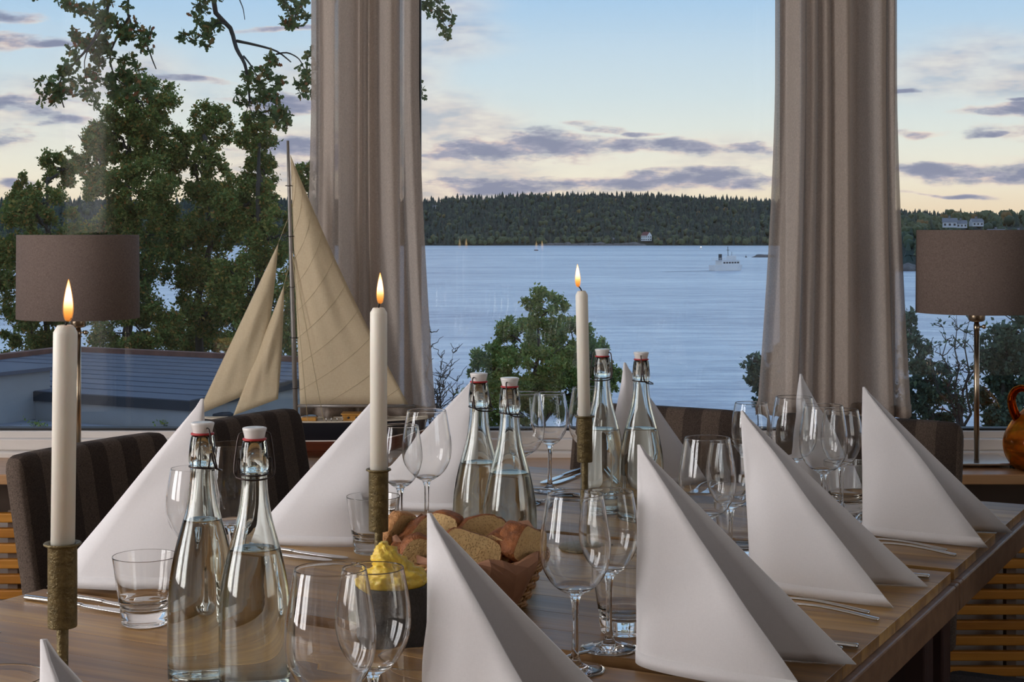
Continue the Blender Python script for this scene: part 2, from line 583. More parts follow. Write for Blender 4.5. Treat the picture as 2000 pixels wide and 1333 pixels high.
M_farwhite = plain('pale_far_house', srgb(216, 216, 222), .7, var=.05, vscale=.3)
M_farroof = plain('grey_far_roof', srgb(126, 126, 134), .7, var=.05, vscale=.3)


def watermat():
    m, n = newmat('fjord_water')
    tcn = n.add('ShaderNodeTexCoord').outputs['Object']
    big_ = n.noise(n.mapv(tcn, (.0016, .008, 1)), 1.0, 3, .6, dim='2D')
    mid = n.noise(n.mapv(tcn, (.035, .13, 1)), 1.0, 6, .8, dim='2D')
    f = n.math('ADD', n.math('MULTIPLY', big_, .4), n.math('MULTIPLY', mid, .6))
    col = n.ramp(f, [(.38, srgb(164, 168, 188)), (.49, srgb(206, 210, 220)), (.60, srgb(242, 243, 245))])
    h = n.noise(n.mapv(tcn, (.10, .26, 1)), 1.0, 4, .65)
    h2 = n.noise(n.mapv(tcn, (.5, 1.2, 1)), 1.0, 3, .6)
    hh = n.math('ADD', h, n.math('MULTIPLY', h2, .25))
    bp = n.add('ShaderNodeBump', {'Strength': 1.0, 'Distance': 1.3, 'Height': hh}).outputs[0]
    p = n.add('ShaderNodeBsdfPrincipled', {'Base Color': col, 'Roughness': .28, 'Normal': bp, 'IOR': 1.33})
    outp(n, p.outputs[0])
    return m


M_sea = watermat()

# ================================================================== THE ROOM
XL, XR, YB, YW, ZC = -3.4, 4.2, -4.2, 4.25, 2.75      # left wall, right wall, back wall, window plane, ceiling
WT = .16


def struct(name, vf, mat, parent=None, smooth=False):
    o = ob(name, vf, mat, parent, smooth=smooth)
    if parent is None:
        o['kind'] = 'structure'
    return o


fl = empty('floor', (0, 0, 0), kind='structure')
pw = .19
vf = box(XL - .02, XR + .02, YB, YB + pw - .003, -.03, 0)
i = 0
plank_me = mesh(box(XL, XR, 0, pw - .003, -.03, 0), 'floor_plank')
plank_me.materials.append(M_floor)
while YB + (i + 1) * pw < YW:
    o = bpy.data.objects.new('plank', plank_me)
    o.parent = fl
    o.location = (0, YB + i * pw, 0)
    COL.objects.link(o)
    i += 1
struct('ceiling', box(XL - WT, XR + WT, YB - WT, YW + .12, ZC, ZC + .12), M_ceil)
struct('wall_back', box(XL - WT, XR + WT, YB - WT, YB, 0, ZC), M_inwall)
struct('wall_right', join(box(XR, XR + WT, YB, YW + .1, 0, .72), box(XR, XR + WT, YB, YW + .1, 2.52, ZC), box(XR, XR + WT, YB, FILL_WIN_R[0], .72, 2.52), box(XR, XR + WT, FILL_WIN_R[1], YW + .1, .72, 2.52)), M_inwall)  # gap left for the added fill lamp
# left wall with two openings
ys = [YB] + [v for w in WIN_L for v in w] + [YW + .1]
parts = [box(XL - WT, XL, YB, YW + .1, 0, .72), box(XL - WT, XL, YB, YW + .1, 2.52, ZC)]
for a, b in zip(ys[0::2], ys[1::2]):
    parts.append(box(XL - WT, XL, a, b, .72, 2.52))
struct('wall_left', join(*parts), M_inwall)
# front wall: parapet below the windows, lintel above, two posts
ZS, ZT = .752, 2.42
struct('wall_front', join(box(XL, XR, YW - .04, YW + .12, 0, .64), box(XL, XR, YW - .03, YW + .12, ZT + .06, ZC)), M_under)
POSTS = [(-.480, -.287), (.765, .98)]
for k, (a, b) in enumerate(POSTS):
    struct('trim_%d' % (k + 1), rbox(a + .02, b - .02, YW - .05, YW + .1, .64, ZT + .06, .005), M_white)
# window sill board and stepped frame under the glass
struct('trim_3', join(rbox(XL, XR, YW - .09, YW + .1, .64, .705, .006), rbox(XL, XR, YW - .06, YW + .1, .705, .735, .004)), M_white)
cells = [(XL + .02, POSTS[0][0]), (POSTS[0][1], POSTS[1][0]), (POSTS[1][1], XR - .02)]
for k, (a, b) in enumerate(cells):
    w = empty('window_%d' % (k + 1), ((a + b) / 2, YW, ZS), kind='structure')
    hw = (b - a) / 2
    H = ZT - ZS
    e = .035
    for nm_, bx in (('frame_rail', (-hw, hw, -.03, .05, -.02, 0)), ('frame_rail', (-hw, hw, -.03, .05, H, H + .07)),
                    ('frame_stile', (-hw, -hw + e, -.03, .05, 0, H)), ('frame_stile', (hw - e, hw, -.03, .05, 0, H))):
        ob(nm_, rbox(*bx, .003), M_white, w, smooth=False)
    g = .008
    x0, x1 = -hw + e, hw - e
    ob('gasket', join(box(x0, x1, -.012, .03, 0, g * .7), box(x0, x1, -.012, .03, H - g, H), box(x0, x0 + g, -.012, .03, 0, H), box(x1 - g, x1, -.012, .03, 0, H)), M_gasket, w, smooth=False)
    for yy, ta, tb in ((.004, -.0080, .0), (.022, -.0078, .0065)):
        pm = ob('pane', box(x0 + .002, x1 - .002, -.002, .002, .002 - H / 2, H / 2 - .002), M_pane, w, smooth=False)
        pm.location = (0, yy, H / 2)
        pm.rotation_euler = (-ta, 0, tb if hw < 1 else tb * .4)
# side wall windows (outside the frame of the photo): frame and panes; the right-hand one is added for the fill lamp
for k, (a, b, wx) in enumerate([(*WIN_L[0], XL - .08), (*WIN_L[1], XL - .08), (*FILL_WIN_R, XR + .08)]):
    w = empty('window_%d' % (k + 4), (wx, (a + b) / 2, .72), kind='structure')
    hw = (b - a) / 2
    for bx in ((-.04, .04, -hw, hw, 0, .06), (-.04, .04, -hw, hw, 1.74, 1.8), (-.04, .04, -hw, -hw + .05, .06, 1.74), (-.04, .04, hw - .05, hw, .06, 1.74), (-.03, .03, -.025, .025, .06, 1.74)):
        ob('frame_bar', box(*bx), M_white, w, smooth=False)
    for s in (-1, 1):
        ob('pane', box(-.003, .003, min(s * .025, s * (hw - .05)), max(s * .025, s * (hw - .05)), .06, 1.74), M_pane, w, smooth=False)
# pale wall pier behind the camera (its faint reflection stands in the left window)
struct('trim_4', rbox(-2.93, -2.66, -2.15, -1.9, 0, ZC, .01), M_white)

# ledge below the windows with its slatted radiator cover
YL0, YL1, ZL = 3.87, 4.19, .69
led = empty('trim_5', (0, YL0, 0), kind='structure')
bw = (XR - XL) / 4
for k in range(4):
    ob('ledge_board', rbox(XL + k * bw + .0006, XL + (k + 1) * bw - .0006, 0, YL1 - YL0, ZL - .025, ZL, .003), M_ledge, led, smooth=False)
sl_me = mesh(rbox(XL, XR, -.011, .011, -.0115, .0115, .003), 'slat')
sl_me.materials.append(M_slat)
zz = .575
while zz > .05:
    o = bpy.data.objects.new('slat', sl_me)
    o.parent = led
    o.location = (0, .06, zz)
    COL.objects.link(o)
    zz -= .038
for xx in np.arange(XL + .3, XR, .62):
    ob('bracket', box(xx - .012, xx + .012, .072, .10, 0.0, .59), M_under, led, smooth=False)
ob('radiator', join(*[rbox(x_, x_ + .9, .14, .2, .12, .56, .012) for x_ in (-3.0, -1.9, -.6, .6, 1.7, 2.8)]), M_white, led, smooth=False)


# curtains
def curtain(x0t, x1t, x0b, x1b, seed, label):
    r = random.Random(seed)
    d = 4.08
    X = lambda p: (p - 1000) / F * d
    zt, zb = 2.52, .808
    ns, nz = 150, 26
    folds = []
    s = 0
    while s < 1:
        w = r.uniform(.085, .185)
        folds.append((s, min(1, s + w), r.uniform(.55, 1.0), r.choice((-1, 1))))
        s += w
    V, Fs = [], []
    ph = [r.uniform(0, 6) for _ in range(6)]

    def depth(s, t):
        y = 0
        for a, b, amp, sg in folds:
            if a <= s <= b:
                q = (s - a) / (b - a)
                y += sg * amp * math.sin(PI * q) * .050
        y += .010 * math.sin(19 * s + ph[0] + .8 * t) + .004 * math.sin(53 * s + ph[1]) * (1 - .4 * t)
        return y

    for j in range(nz + 1):
        t = j / nz
        z = zt + (zb - zt) * t
        tt = max(0, (t - .50) / .50) ** 1.45
        for i in range(ns + 1):
            s = i / ns
            sw = s + .012 * math.sin(9 * s + ph[2] + 1.5 * t) + .006 * math.sin(23 * s + ph[3] + 2.5 * t)
            a = X(x0t) * (1 - tt) + X(x0b) * tt
            b = X(x1t) * (1 - tt) + X(x1b) * tt
            V.append((a + (b - a) * sw, depth(s, t) * (.85 + .35 * t), z))
    for j in range(nz):
        for i in range(ns):
            q = j * (ns + 1) + i
            Fs.append((q, q + 1, q + ns + 2, q + ns + 1))
    e = empty('curtain', (0, d, 0), label=label, cat='curtain', group='window curtains')
    c = ob('cloth', (V, Fs), M_curtain, e)
    hem = [(V[nz * (ns + 1) + i][0], V[nz * (ns + 1) + i][1], zb) for i in range(ns + 1)]
    hv, hf = [], []
    for i, p in enumerate(hem):
        for (oy, oz) in ((-.002, 0), (-.002, .03), (.002, .03), (.002, 0)):
            hv.append((p[0], p[1] + oy, p[2] + oz))
    for i in range(ns):
        for k in range(4):
            hf.append((i * 4 + k, i * 4 + (k + 1) % 4, i * 4 + 4 + (k + 1) % 4, i * 4 + 4 + k))
    ob('hem', (hv, hf), M_curtain, e)
    return e


curtain(612, 816, 588, 851, 3, 'beige sheer curtain behind the model sailing boat')
curtain(1511, 1757, 1478, 1783, 11, 'beige sheer curtain beside the lamp and amber jug, behind the end chairs')
rail = empty('curtain_rail', (0, 4.08, 2.54), label='long white curtain rail fixed above the windows', cat='rail')
ob('rail', rbox(XL + .1, XR - .1, -.012, .012, 0, .02, .003), M_white, rail, smooth=False)
for xx in (-3, -1, 1, 3):
    ob('bracket', box(xx - .01, xx + .01, -.005, .14, .005, .016), M_white, rail, smooth=False)

# ================================================================== TABLE FRAME (u runs away to the right, v runs across)
TA = math.atan2(.463, .886)
CU, SU = math.cos(TA), math.sin(TA)


def UV(u, v, z=0.0):
    return Vector((u * SU + v * CU, u * CU - v * SU, z))


def XD(x, d, z=0.0):
    return Vector((x, d, z))


RT = -TA                        # local x = v, local y = u
TZ = .74
VC = -1.143
board_w = .70 / 8


def table(u0, u1, z, label, inset=.05):
    t = empty('dining_table', UV((u0 + u1) / 2, VC, 0), RT, label, 'table', 'tables pushed together')
    hw, hl = (u1 - u0) / 2 - .011, .60
    nb = 8
    bw_ = 2 * hw / nb
    for k in range(nb):
        y = -hw + k * bw_
        ob('board', rbox(-hl, hl, y + .00015, y + bw_ - .00015, z - .017, z, .0005, 1), M_board, t, smooth=False)
    # moulded apron standing a little proud under the boards
    zt = z - .0172
    ah = .046
    for nm_, bx in (('apron_rail', (-hl - .011, hl + .011, -hw - .010, -hw + .014, zt - ah, zt)), ('apron_rail', (-hl - .011, hl + .011, hw - .014, hw + .010, zt - ah, zt)),
                    ('apron_rail', (-hl - .011, -hl + .014, -hw + .0145, hw - .0145, zt - ah, zt)), ('apron_rail', (hl - .014, hl + .011, -hw + .0145, hw - .0145, zt - ah, zt))):
        ob(nm_, rbox(*bx, .003), M_apron, t, smooth=False)
    for sx in (-1, 1):
        for sy in (-1, 1):
            cx, cyy = sx * (hl - (inset if sy > 0 else .05)), sy * (hw - .05)
            ob('leg', rbox(cx - .028, cx + .028, cyy - .028, cyy + .028, 0, zt, .004), M_leg, t, smooth=False)
    return t


table(.373, 1.093, TZ, 'wooden table nearest the viewer, at the lower left corner')
table(1.095, 1.815, TZ, 'wooden table under the pair of near bottles')
table(1.817, 2.537, TZ + .007, 'wooden table under the bread basket')
table(2.539, 3.235, TZ + .007, 'wooden table at the window end, under the far bottles', .26)


def tz(u):
    return TZ if u < 1.816 else TZ + .0071


def tzx(x, d):
    return tz(x * SU + d * CU)


# ------------------------------------------------------------------ napkins
def napkin(u, v, sign, tips, h, label, group, seed, frame='v', lean=(0, 0)):
    """cone-like folded napkin: rounded ridge at the vertex, two wings to the tips.
    local x points to the diner, local y along the table edge."""
    r = random.Random(seed)
    z0 = tz(u)
    if frame == 'v':
        ang = RT if sign > 0 else RT + PI
    else:
        ang = RT + PI / 2
    e = empty('napkin', UV(u, v, z0), ang, label, 'napkin', group)
    (ax, ay), (bx, by) = tips
    n1 = 30
    base = []
    c1 = (-.080, ay * .55 - .016)
    c2 = (-.080, by * .30 + .012)
    for i in range(n1 + 1):
        t = i / n1
        t = t + .07 * math.sin(2 * PI * t)          # more points around the ridge
        o_ = 1 - t
        base.append(tuple(o_ ** 3 * a_ + 3 * o_ * o_ * t * p_ + 3 * o_ * t * t * q_ + t ** 3 * b_ for a_, p_, q_, b_ in zip((ax, ay), c1, c2, (bx, by))))
    cx_, cy_ = base[n1 // 2]
    base = [(x - cx_, y - cy_) for x, y in base]
    m = 22
    apex = Vector((lean[0], lean[1], h))
    V, Fs = [], []
    for j in range(m + 1):
        t = j / m
        for i, (x, y) in enumerate(base):
            s = i / n1
            # apex is a small rounded tip, not a point
            f = 1 - t
            fr = max(f, .012)
            px = apex.x * t + x * fr
            py = apex.y * t + y * fr
            side = -1 if s < .5 else 1
            w = .0050 * math.sin(6 * s + 4 * t + seed) * math.sin(PI * t) + .0105 * mnoise.noise(Vector((s * 3.6, t * 2.6 + s * 2, seed * 1.7))) * math.sin(PI * min(1, t * 1.1 + .08))
            q = abs(2 * s - 1)
            nx, ny = -y, x
            L = math.hypot(x, y) or 1
            px += nx / L * w * min(1, q * 2)
            py += ny / L * w * min(1, q * 2)
            droop = 0.0
            V.append((px, py, h * t + droop + .0012))
    for j in range(m):
        for i in range(n1):
            q = j * (n1 + 1) + i
            Fs.append((q, q + 1, q + n1 + 2, q + n1 + 1))
    c = ob('cloth', (V, Fs), M_napkin, e)
    solidify(c, .0022)
    # stitched hem band along the foot
    hv, hf = [], []
    for i in range(n1 + 1):
        lo = Vector(V[i])
        hi = Vector(V[(n1 + 1) + i])
        hi2 = lo + (hi - lo) * 1.35
        x, y = base[i]
        if i < n1:
            tx, ty = base[i + 1][0] - x, base[i + 1][1] - y
        L = math.hypot(tx, ty) or 1
        nn = Vector((ty / L, -tx / L, 0)) * -.0019
        hv += [lo + nn, hi2 + nn, hi2 - nn * .3, lo - nn * .3]
    for i in range(n1):
        for k in range(4):
            hf.append((i * 4 + k, i * 4 + (k + 1) % 4, i * 4 + 4 + (k + 1) % 4, i * 4 + 4 + k))
    ob('hem', (hv, hf), M_napkin, e)
    return e


tR = ((.225, -.035), (.236, .125))
tL = ((.215, -.035), (.213, .106))
NG = 'folded napkins on the table'
napkin(.80, -.775, 1, tR, .265, 'white folded napkin whose tip shows at the lower left corner', NG, 1)
napkin(1.335, -.79, 1, tR, .265, 'white folded napkin in front of the bread basket', NG, 2)
napkin(1.822, -.775, 1, ((.235, -.045), (.245, .12)), .268, 'white folded napkin between the two foreground glasses and the cutlery, largest on the right', NG, 3)
napkin(2.296, -.79, 1, tR, .262, 'white folded napkin on the right edge with a shadowed fold, second from the window end', NG, 4, lean=(-.016, -.004))
napkin(2.795, -.755, 1, tR, .257, 'white folded napkin nearest the lamp, overhanging the table corner', NG, 5)
napkin(1.885, -1.505, -1, tL, .284, 'white folded napkin against the nearest striped chair on the left', NG, 6)
napkin(2.292, -1.443, -1, ((.195, -.03), (.215, .11)), .268, 'white folded napkin behind the middle candle', NG, 7)
napkin(2.66, -1.47, -1, ((.2, -.03), (.22, .10)), .255, 'white folded napkin left of the middle bottles', NG, 8)
napkin(3.03, -1.32, 1, ((.17, -.13), (.17, .10)), .262, 'white folded napkin behind the far pair of bottles', NG, 9, frame='u')
napkin(3.02, -.94, 1, ((.17, -.10), (.17, .07)), .255, 'white folded napkin standing in front of the right curtain', NG, 10, frame='u')


# ------------------------------------------------------------------ chairs
def make_chair():
    t = empty('dining_chair', (0, 0, 0))
    # padded reclining back
    w, th = .213, .029
    secs = []
    nz, nx = 18, 20
    V, Fs = [], []
    ring = []

    def cross(hw, ht, n=36):
        pts = []
        for k in range(n):
            a = 2 * PI * k / n
            c, s = math.cos(a), math.sin(a)
            ex = 5.0
            pts.append((hw * abs(c) ** (2 / ex) * (1 if c > 0 else -1), ht * abs(s) ** (2 / ex) * (1 if s > 0 else -1)))
        return pts
    zs = [(.40, .92), (.405, 1), (.5, 1), (.6, 1), (.7, 1), (.78, 1), (.82, 1), (.84, .985), (.854, .93), (.863, .82), (.868, .66), (.870, .40)]
    N = 36
    for z, k in zs:
        yy = -.205 - (z - .42) * .19
        bend = .0
        top = max(0, (z - .8) / .07)
        for (x, y) in cross(w * (1 - .03 * top * (1 - k) * 3), th * (k if k < 1 else 1), N):
            V.append((x * (1 - .16 * (1 - k)), yy + y + .012 * (1 - (x / w) ** 2) * -1, z))
    for j in range(len(zs) - 1):
        for k in range(N):
            l = (k + 1) % N
            Fs.append((j * N + k, j * N + l, (j + 1) * N + l, (j + 1) * N + k))
    Fs.append(tuple(range(N))[::-1])
    Fs.append(tuple((len(zs) - 1) * N + k for k in range(N)))
    ob('backrest', (V, Fs), M_chair, t)
    ob('seat', rbox(-.21, .21, -.20, .215, .385, .47, .028, 4), M_chair, t)
    for sx in (-1, 1):
        ob('leg', xf(rbox(-.02, .02, -.02, .02, 0, .386, .003), Matrix.Translation((sx * .18, .185, 0))), M_leg, t, smooth=False)
        ob('leg', xf(rbox(-.02, .02, -.02, .02, 0, .386, .003), Matrix.Translation((sx * .18, -.175, 0))), M_leg, t, smooth=False)
    return t


ch = make_chair()
CH = [(2.363, -1.873, -PI / 2 - TA, 'striped upholstered chair nearest the left edge, below the left lamp'),
      (2.853, -1.886, -PI / 2 - TA, 'striped upholstered chair in front of the model sailing boat'),
      (3.185, -1.425, PI - TA, 'striped upholstered chair at the table end, behind the far bottles'),
      (3.195, -.935, PI - TA, 'striped upholstered chair at the table end, beside the right lamp'),
      (2.80, -.44, PI / 2 - TA, 'striped upholstered chair whose seat shows at the lower right corner')]
for i, (u, v, rz, lab) in enumerate(CH):
    o = ch if i == 0 else copy_tree(ch)
    o.location = UV(u, v, 0)
    o.rotation_euler = (0, 0, rz)
    tag(o, lab, 'chair', 'striped dining chairs')

# ================================================================== GLASSWARE


def scale_prof(p, k, kz):
    return [(r * k, z * kz) for r, z in p]


def make_wineglass(kind):
    """bowl, stem and foot are consecutive stretches of one closed glass skin."""
    if kind == 'large':
        rim, mx, hb, hm, H = .0345, .0440, .098, .150, .218
    else:
        rim, mx, hb, hm, H = .0310, .0385, .100, .146, .202
    th = .0006
    foot = [(0, 0.0), (.030, 0.0), (.0365, .0006), (.0372, .0014), (.0365, .0022), (.028, .0032), (.016, .0056), (.0085, .0095), (.0058, .015)]
    stem = [(.0058, .015), (.0046, .024), (.0040, .042), (.0040, .066), (.0045, .080), (.0062, hb - .009), (.0085, hb - .0045)]
    outer = [(.0085, hb - .0045), (.0150, hb - .0010), (mx * .62, hb + .0075), (mx * .83, hb + .020), (mx * .955, hb + .034), (mx, hm), (mx * .985, hm + .016),
             (mx * .935, hm + .030), (rim + .0022, H - .011), (rim, H)]
    ob_ = smoothprof(outer, 3)
    inner = [(max(0.0, r - th * (1.0 if z > hb + .02 else 1.6)), z) for r, z in ob_[::-1] if z > hb + .004]
    inner = inner + [(.008, hb + .0035), (0, hb + .0030)]
    ob_ = ob_[:-1] + [(rim + .00012, H - .0012), (rim + .00003, H - .0003), (rim - th * .15, H)]
    bowl = ob_ + [(rim - th * .5, H + .00015), (rim - th * .85, H), (rim - th * .97, H - .0003), (rim - th * .9, H - .0012)] + inner[1:]
    t = empty('wine_glass')
    ob('foot', lathe(foot, 44), M_glass, t)
    ob('stem', lathe(smoothprof(stem, 2), 28), M_glass, t)
    ob('bowl', lathe(bowl, 44), M_glass, t)
    return t


protoL, protoS = make_wineglass('large'), make_wineglass('small')
usedL = usedS = False
GLASSES = [  # size, x, depth, label
    ('L', .078, 1.956, 'large wine glass in the foreground right of the bread basket'),
    ('S', .124, 2.030, 'smaller wine glass just behind the foreground glass right of the bread basket'),
    ('L', .300, 2.437, 'large wine glass left of the right-edge napkins, in front of the end chair'),
    ('S', .346, 2.515, 'smaller wine glass overlapping the large one in front of the end chair'),
    ('L', .568, 2.894, 'large wine glass between the two right-hand napkins near the table corner'),
    ('S', .616, 2.968, 'smaller wine glass behind the large one near the table corner'),
    ('L', -.174, 1.520, 'large wine glass cut by the bottom edge, beside the near bottles'),
    ('S', -.140, 1.600, 'smaller wine glass in front of the stone butter cup'),
    ('L', -.374, 1.150, 'wine glass whose rim shows in the lower left corner'),
    ('L', -.151, 2.810, 'large wine glass in front of the napkin left of the middle bottles'),
    ('S', -.192, 2.724, 'smaller wine glass right of the middle candle holder'),
    ('S', -.458, 2.276, 'smaller wine glass half hidden behind the left near bottle'),
    ('L', -.418, 2.365, 'wine glass seen between the necks of the near bottles'),
    ('L', .0205, 3.120, 'large wine glass directly behind the middle bottles'),
    ('S', .078, 3.273, 'smaller wine glass between the middle bottles and the far candle'),
    ('L', .158, 3.230, 'wine glass behind the far candle'),
    ('S', .4646, 3.085, 'smaller wine glass by the left napkin on the right edge, against the end chair'),
    ('L', .5400, 3.040, 'large wine glass in front of the napkin at the right curtain')]
for k, x, d, lab in GLASSES:
    if k == 'L':
        o = copy_tree(protoL) if usedL else protoL
        usedL = True
    else:
        o = copy_tree(protoS) if usedS else protoS
        usedS = True
    o.location = (x, d, tzx(x, d) + .0004)
    o.rotation_euler = (0, 0, random.uniform(0, 6))
    tag(o, lab, 'wine glass', 'large wine glasses' if k == 'L' else 'small wine glasses')


def make_tumbler():
    out = [(0, .0), (.029, .0), (.0318, .0015), (.0325, .004), (.0332, .014), (.0340, .0145), (.0342, .0285), (.0358, .0300), (.0362, .0355), (.0372, .040), (.0412, .068), (.0449, .0930), (.0450, .0938)]
    inn = [(.04475, .0942), (.0444, .0942), (.0441, .0938), (.04395, .0930), (.0400, .068), (.0355, .040), (.0342, .0345), (.0325, .0335), (.0315, .026), (.026, .0205), (.012, .0188), (0, .0185)]
    t = empty('water_tumbler')
    ob('base', lathe(out[:7], 44), M_glass, t)
    ob('cup', lathe(out[6:] + inn, 44), M_glass, t)
    return t


tum = make_tumbler()
for i, (x, d, lab) in enumerate([(-.506, 2.19, 'short water tumbler left of the near bottles, nearest the left napkin'),
                                 (-.231, 2.643, 'short water tumbler partly behind the middle candle holder'),
                                 (.150, 2.115, 'short water tumbler beside the foreground wine glasses and large right napkin'),
                                 (.374, 2.585, 'short water tumbler behind the second napkin on the right edge'),
                                 (.641, 3.035, 'short water tumbler left of the corner napkin'),
                                 (-.095, 1.66, 'short water tumbler at the bottom edge behind the napkin before the bread basket')]):
    o = tum if i == 0 else copy_tree(tum)
    o.location = (x, d, tzx(x, d) + .0004)
    o.rotation_euler = (0, 0, i * 1.3)
    tag(o, lab, 'tumbler', 'short water tumblers')

# swing-top bottles
B_OUT = [(0, .004), (.025, .002), (.036, .0), (.0405, .003), (.0415, .010), (.0418, .060), (.0415, .095), (.0403, .116), (.0366, .140), (.0316, .163), (.0270, .180),
         (.0205, .204), (.0168, .226), (.0150, .244), (.0146, .256), (.0150, .2600), (.0163, .2625), (.0164, .2680), (.0158, .2780), (.0146, .2880), (.0136, .2935), (.0132, .2945)]
bo = B_OUT[:3] + smoothprof(B_OUT[2:], 3)
BT = .0032


def inner_r(z):
    for (r0, z0), (r1, z1) in zip(bo[3:], bo[4:]):
        if z0 <= z <= z1 and z1 > z0:
            return r0 + (r1 - r0) * (z - z0) / (z1 - z0) - BT
    return .0105


b_in = [(.0125, .2955), (.0105, .2945)]
for z in list(np.linspace(.262, .10, 26)):
    rr = inner_r(z)
    if z > .256:
        rr = .0110
    b_in.append((max(.0100, rr), float(z)))
b_in += [(.0385, .08), (.0384, .03), (.0375, .012), (.034, .0075), (.02, .009), (0, .0115)]
bottle_me = mesh(lathe(bo + b_in, 56), 'bottle_body')
stop_me = mesh(lathe([(0, .2975), (.0112, .2975), (.0118, .2985), (.0128, .3035), (.0140, .3075), (.0143, .3092), (.0138, .3102), (.0118, .3108), (.006, .3104), (0, .3102)], 36), 'stopper')
gas_me = mesh(lathe([(.0, .290), (.0072, .290), (.0085, .2958), (.0136, .2956), (.0142, .2966), (.0138, .2978), (.010, .2984), (0, .2984)], 36), 'gasket')


def bail_vf():
    r = .0011
    ring = tube([(.0158 * math.cos(a), .0158 * math.sin(a), .2565 + .0012 * math.sin(a)) for a in np.linspace(0, 2 * PI, 29)[:-1]], r, 6, closed=True)
    parts = [ring]
    for s in (-1, 1):
        parts.append(tube(smoothprof([(s * .0100, 0, .3040), (s * .0150, 0, .3042), (s * .0185, -.0005, .3005), (s * .0215, -.003, .2820), (s * .0235, -.0065, .2630), (s * .0222, -.0085, .2560), (s * .0205, -.0065, .2580)], 4), r, 6))
        parts.append(tube(smoothprof([(s * .0163, 0, .2570), (s * .0185, -.0005, .2640), (s * .0172, -.002, .2735), (s * .0192, -.003, .2740), (s * .0200, -.0045, .2660), (s * .0212, -.0075, .2560)], 4), r, 6))
    parts.append(tube(smoothprof([(-.0222, -.0085, .2560), (-.0195, -.0140, .2535), (-.0100, -.0205, .2520), (0, -.0222, .2515), (.0100, -.0205, .2520), (.0195, -.0140, .2535), (.0222, -.0085, .2560)], 4), r, 6))
    return join(*parts)


bail_me = mesh(bail_vf(), 'wire_bail')


def bottle(x, d, level, rot, label):
    t = empty('swing_top_bottle', (x, d, tzx(x, d) + .0004), rot, label, 'bottle', 'water bottles')
    link('glass_body', bottle_me, M_bottle, t)
    link('stopper', stop_me, M_porc, t)
    link('gasket', gas_me, M_rubber, t)
    link('wire_bail', bail_me, M_wire, t)
    ov = .0006
    pr = [(0, .0110), (.02, .0085), (.034, .0070), (.0381, .0117), (.0390, .03), (.0391, .08)]
    for z in np.linspace(.10, level - .0008, 18):
        pr.append((max(.01, inner_r(z)) + ov, float(z)))
    rl = max(.01, inner_r(level))
    pr += [(rl - .0002, level + .0006), (rl - .0025, level), (rl * .5, level - .0003), (0, level - .0003)]
    ob('water', lathe(pr, 56), M_water, t)
    return t


bottle(-.374, 1.918, .193, 2.2, 'swing-top water bottle, left one of the near pair')
bottle(-.303, 1.868, .168, .15, 'swing-top water bottle, right one of the near pair')
bottle(-.0525, 2.512, .169, 1.0, 'swing-top water bottle, left one of the middle pair behind the bread basket')
bottle(-.0035, 2.432, .165, 1.25, 'swing-top water bottle, right one of the middle pair behind the bread basket')
bottle(.1725, 3.030, .158, -.5, 'swing-top water bottle beside the far candle')
bottle(.2405, 2.955, .168, 1.45, 'swing-top water bottle right of the far candle, against the water view')


# ================================================================== CUTLERY
def make_knife():
    t = empty('table_knife')
    h = [(-.105, .004, .0015, .0012), (-.104, .004, .0046, .003), (-.098, .004, .0058, .0036), (-.06, .0042, .0052, .0034), (-.02, .0042, .0040, .0030), (.0, .004, .0036, .0028), (.006, .004, .0046, .0024)]
    ob('handle', loft(smoothprof(h, 3), 12), M_steel, t)
    b = [(.006, .004, .0044, .0018), (.014, .0038, .0058, .0011), (.04, .0036, .0084, .0008), (.075, .0034, .0098, .0007), (.098, .0032, .0096, .0007), (.110, .0032, .0072, .0006), (.116, .0032, .0030, .0005), (.1172, .0032, .0006, .0004)]
    ob('blade', loft(smoothprof(b, 3), 12), M_steel, t)
    return t


def make_fork():
    t = empty('table_fork')
    h = [(-.100, .0035, .0012, .0010), (-.0985, .0036, .0044, .0024), (-.092, .0042, .0058, .0026), (-.06, .0085, .0046, .0024), (-.02, .0120, .0034, .0023), (.015, .0120, .0030, .0022), (.035, .0095, .0036, .0020), (.045, .0070, .0060, .0016)]
    ob('handle', loft(smoothprof(h, 3), 12), M_steel, t)
    hd = [(.045, .0070, .0060, .0016), (.052, .0052, .0100, .0013), (.060, .0042, .0116, .0012), (.068, .0036, .0118, .0011)]
    ob('head', loft(smoothprof(hd, 3), 14), M_steel, t)
    for k in range(4):
        y = -.0102 + k * .0068
        path = smoothprof([(.066, y, .0037), (.078, y, .0034), (.09, y * .97, .0044), (.100, y * .95, .0068), (.104, y * .94, .0080)], 3)
        ob('tine', tube(path, [.0014] * (len(path) - 3) + [.0012, .0009, .0004], 6), M_steel, t)
    return t


def make_spoon():
    t = empty('dessert_spoon')
    h = [(-.085, .0035, .0012, .0010), (-.0835, .0036, .0042, .0022), (-.078, .004, .0054, .0024), (-.05, .0075, .0042, .0022), (-.01, .0100, .0028, .0020), (.015, .0085, .0030, .0018), (.025, .0062, .0040, .0014)]
    ob('handle', loft(smoothprof(h, 3), 12), M_steel, t)
    V, Fs = [], []
    nu, nv = 14, 20
    for i in range(nu + 1):
        r = i / nu
        for k in range(nv):
            a = 2 * PI * k / nv
            x = .047 + .0255 * r * math.cos(a)
            y = .0165 * r * math.sin(a) * (1 - .14 * math.cos(a))
            V.append((x, y, .0016 + .0068 * r ** 2.2))
    for i in range(nu):
        for k in range(nv):
            l = (k + 1) % nv
            Fs.append((i * nv + k, i * nv + l, (i + 1) * nv + l, (i + 1) * nv + k))
    o = ob('bowl', (V, Fs), M_steel, t)
    solidify(o, .0012)
    return t


pk, pf, ps = make_knife(), make_fork(), make_spoon()
USED = {}


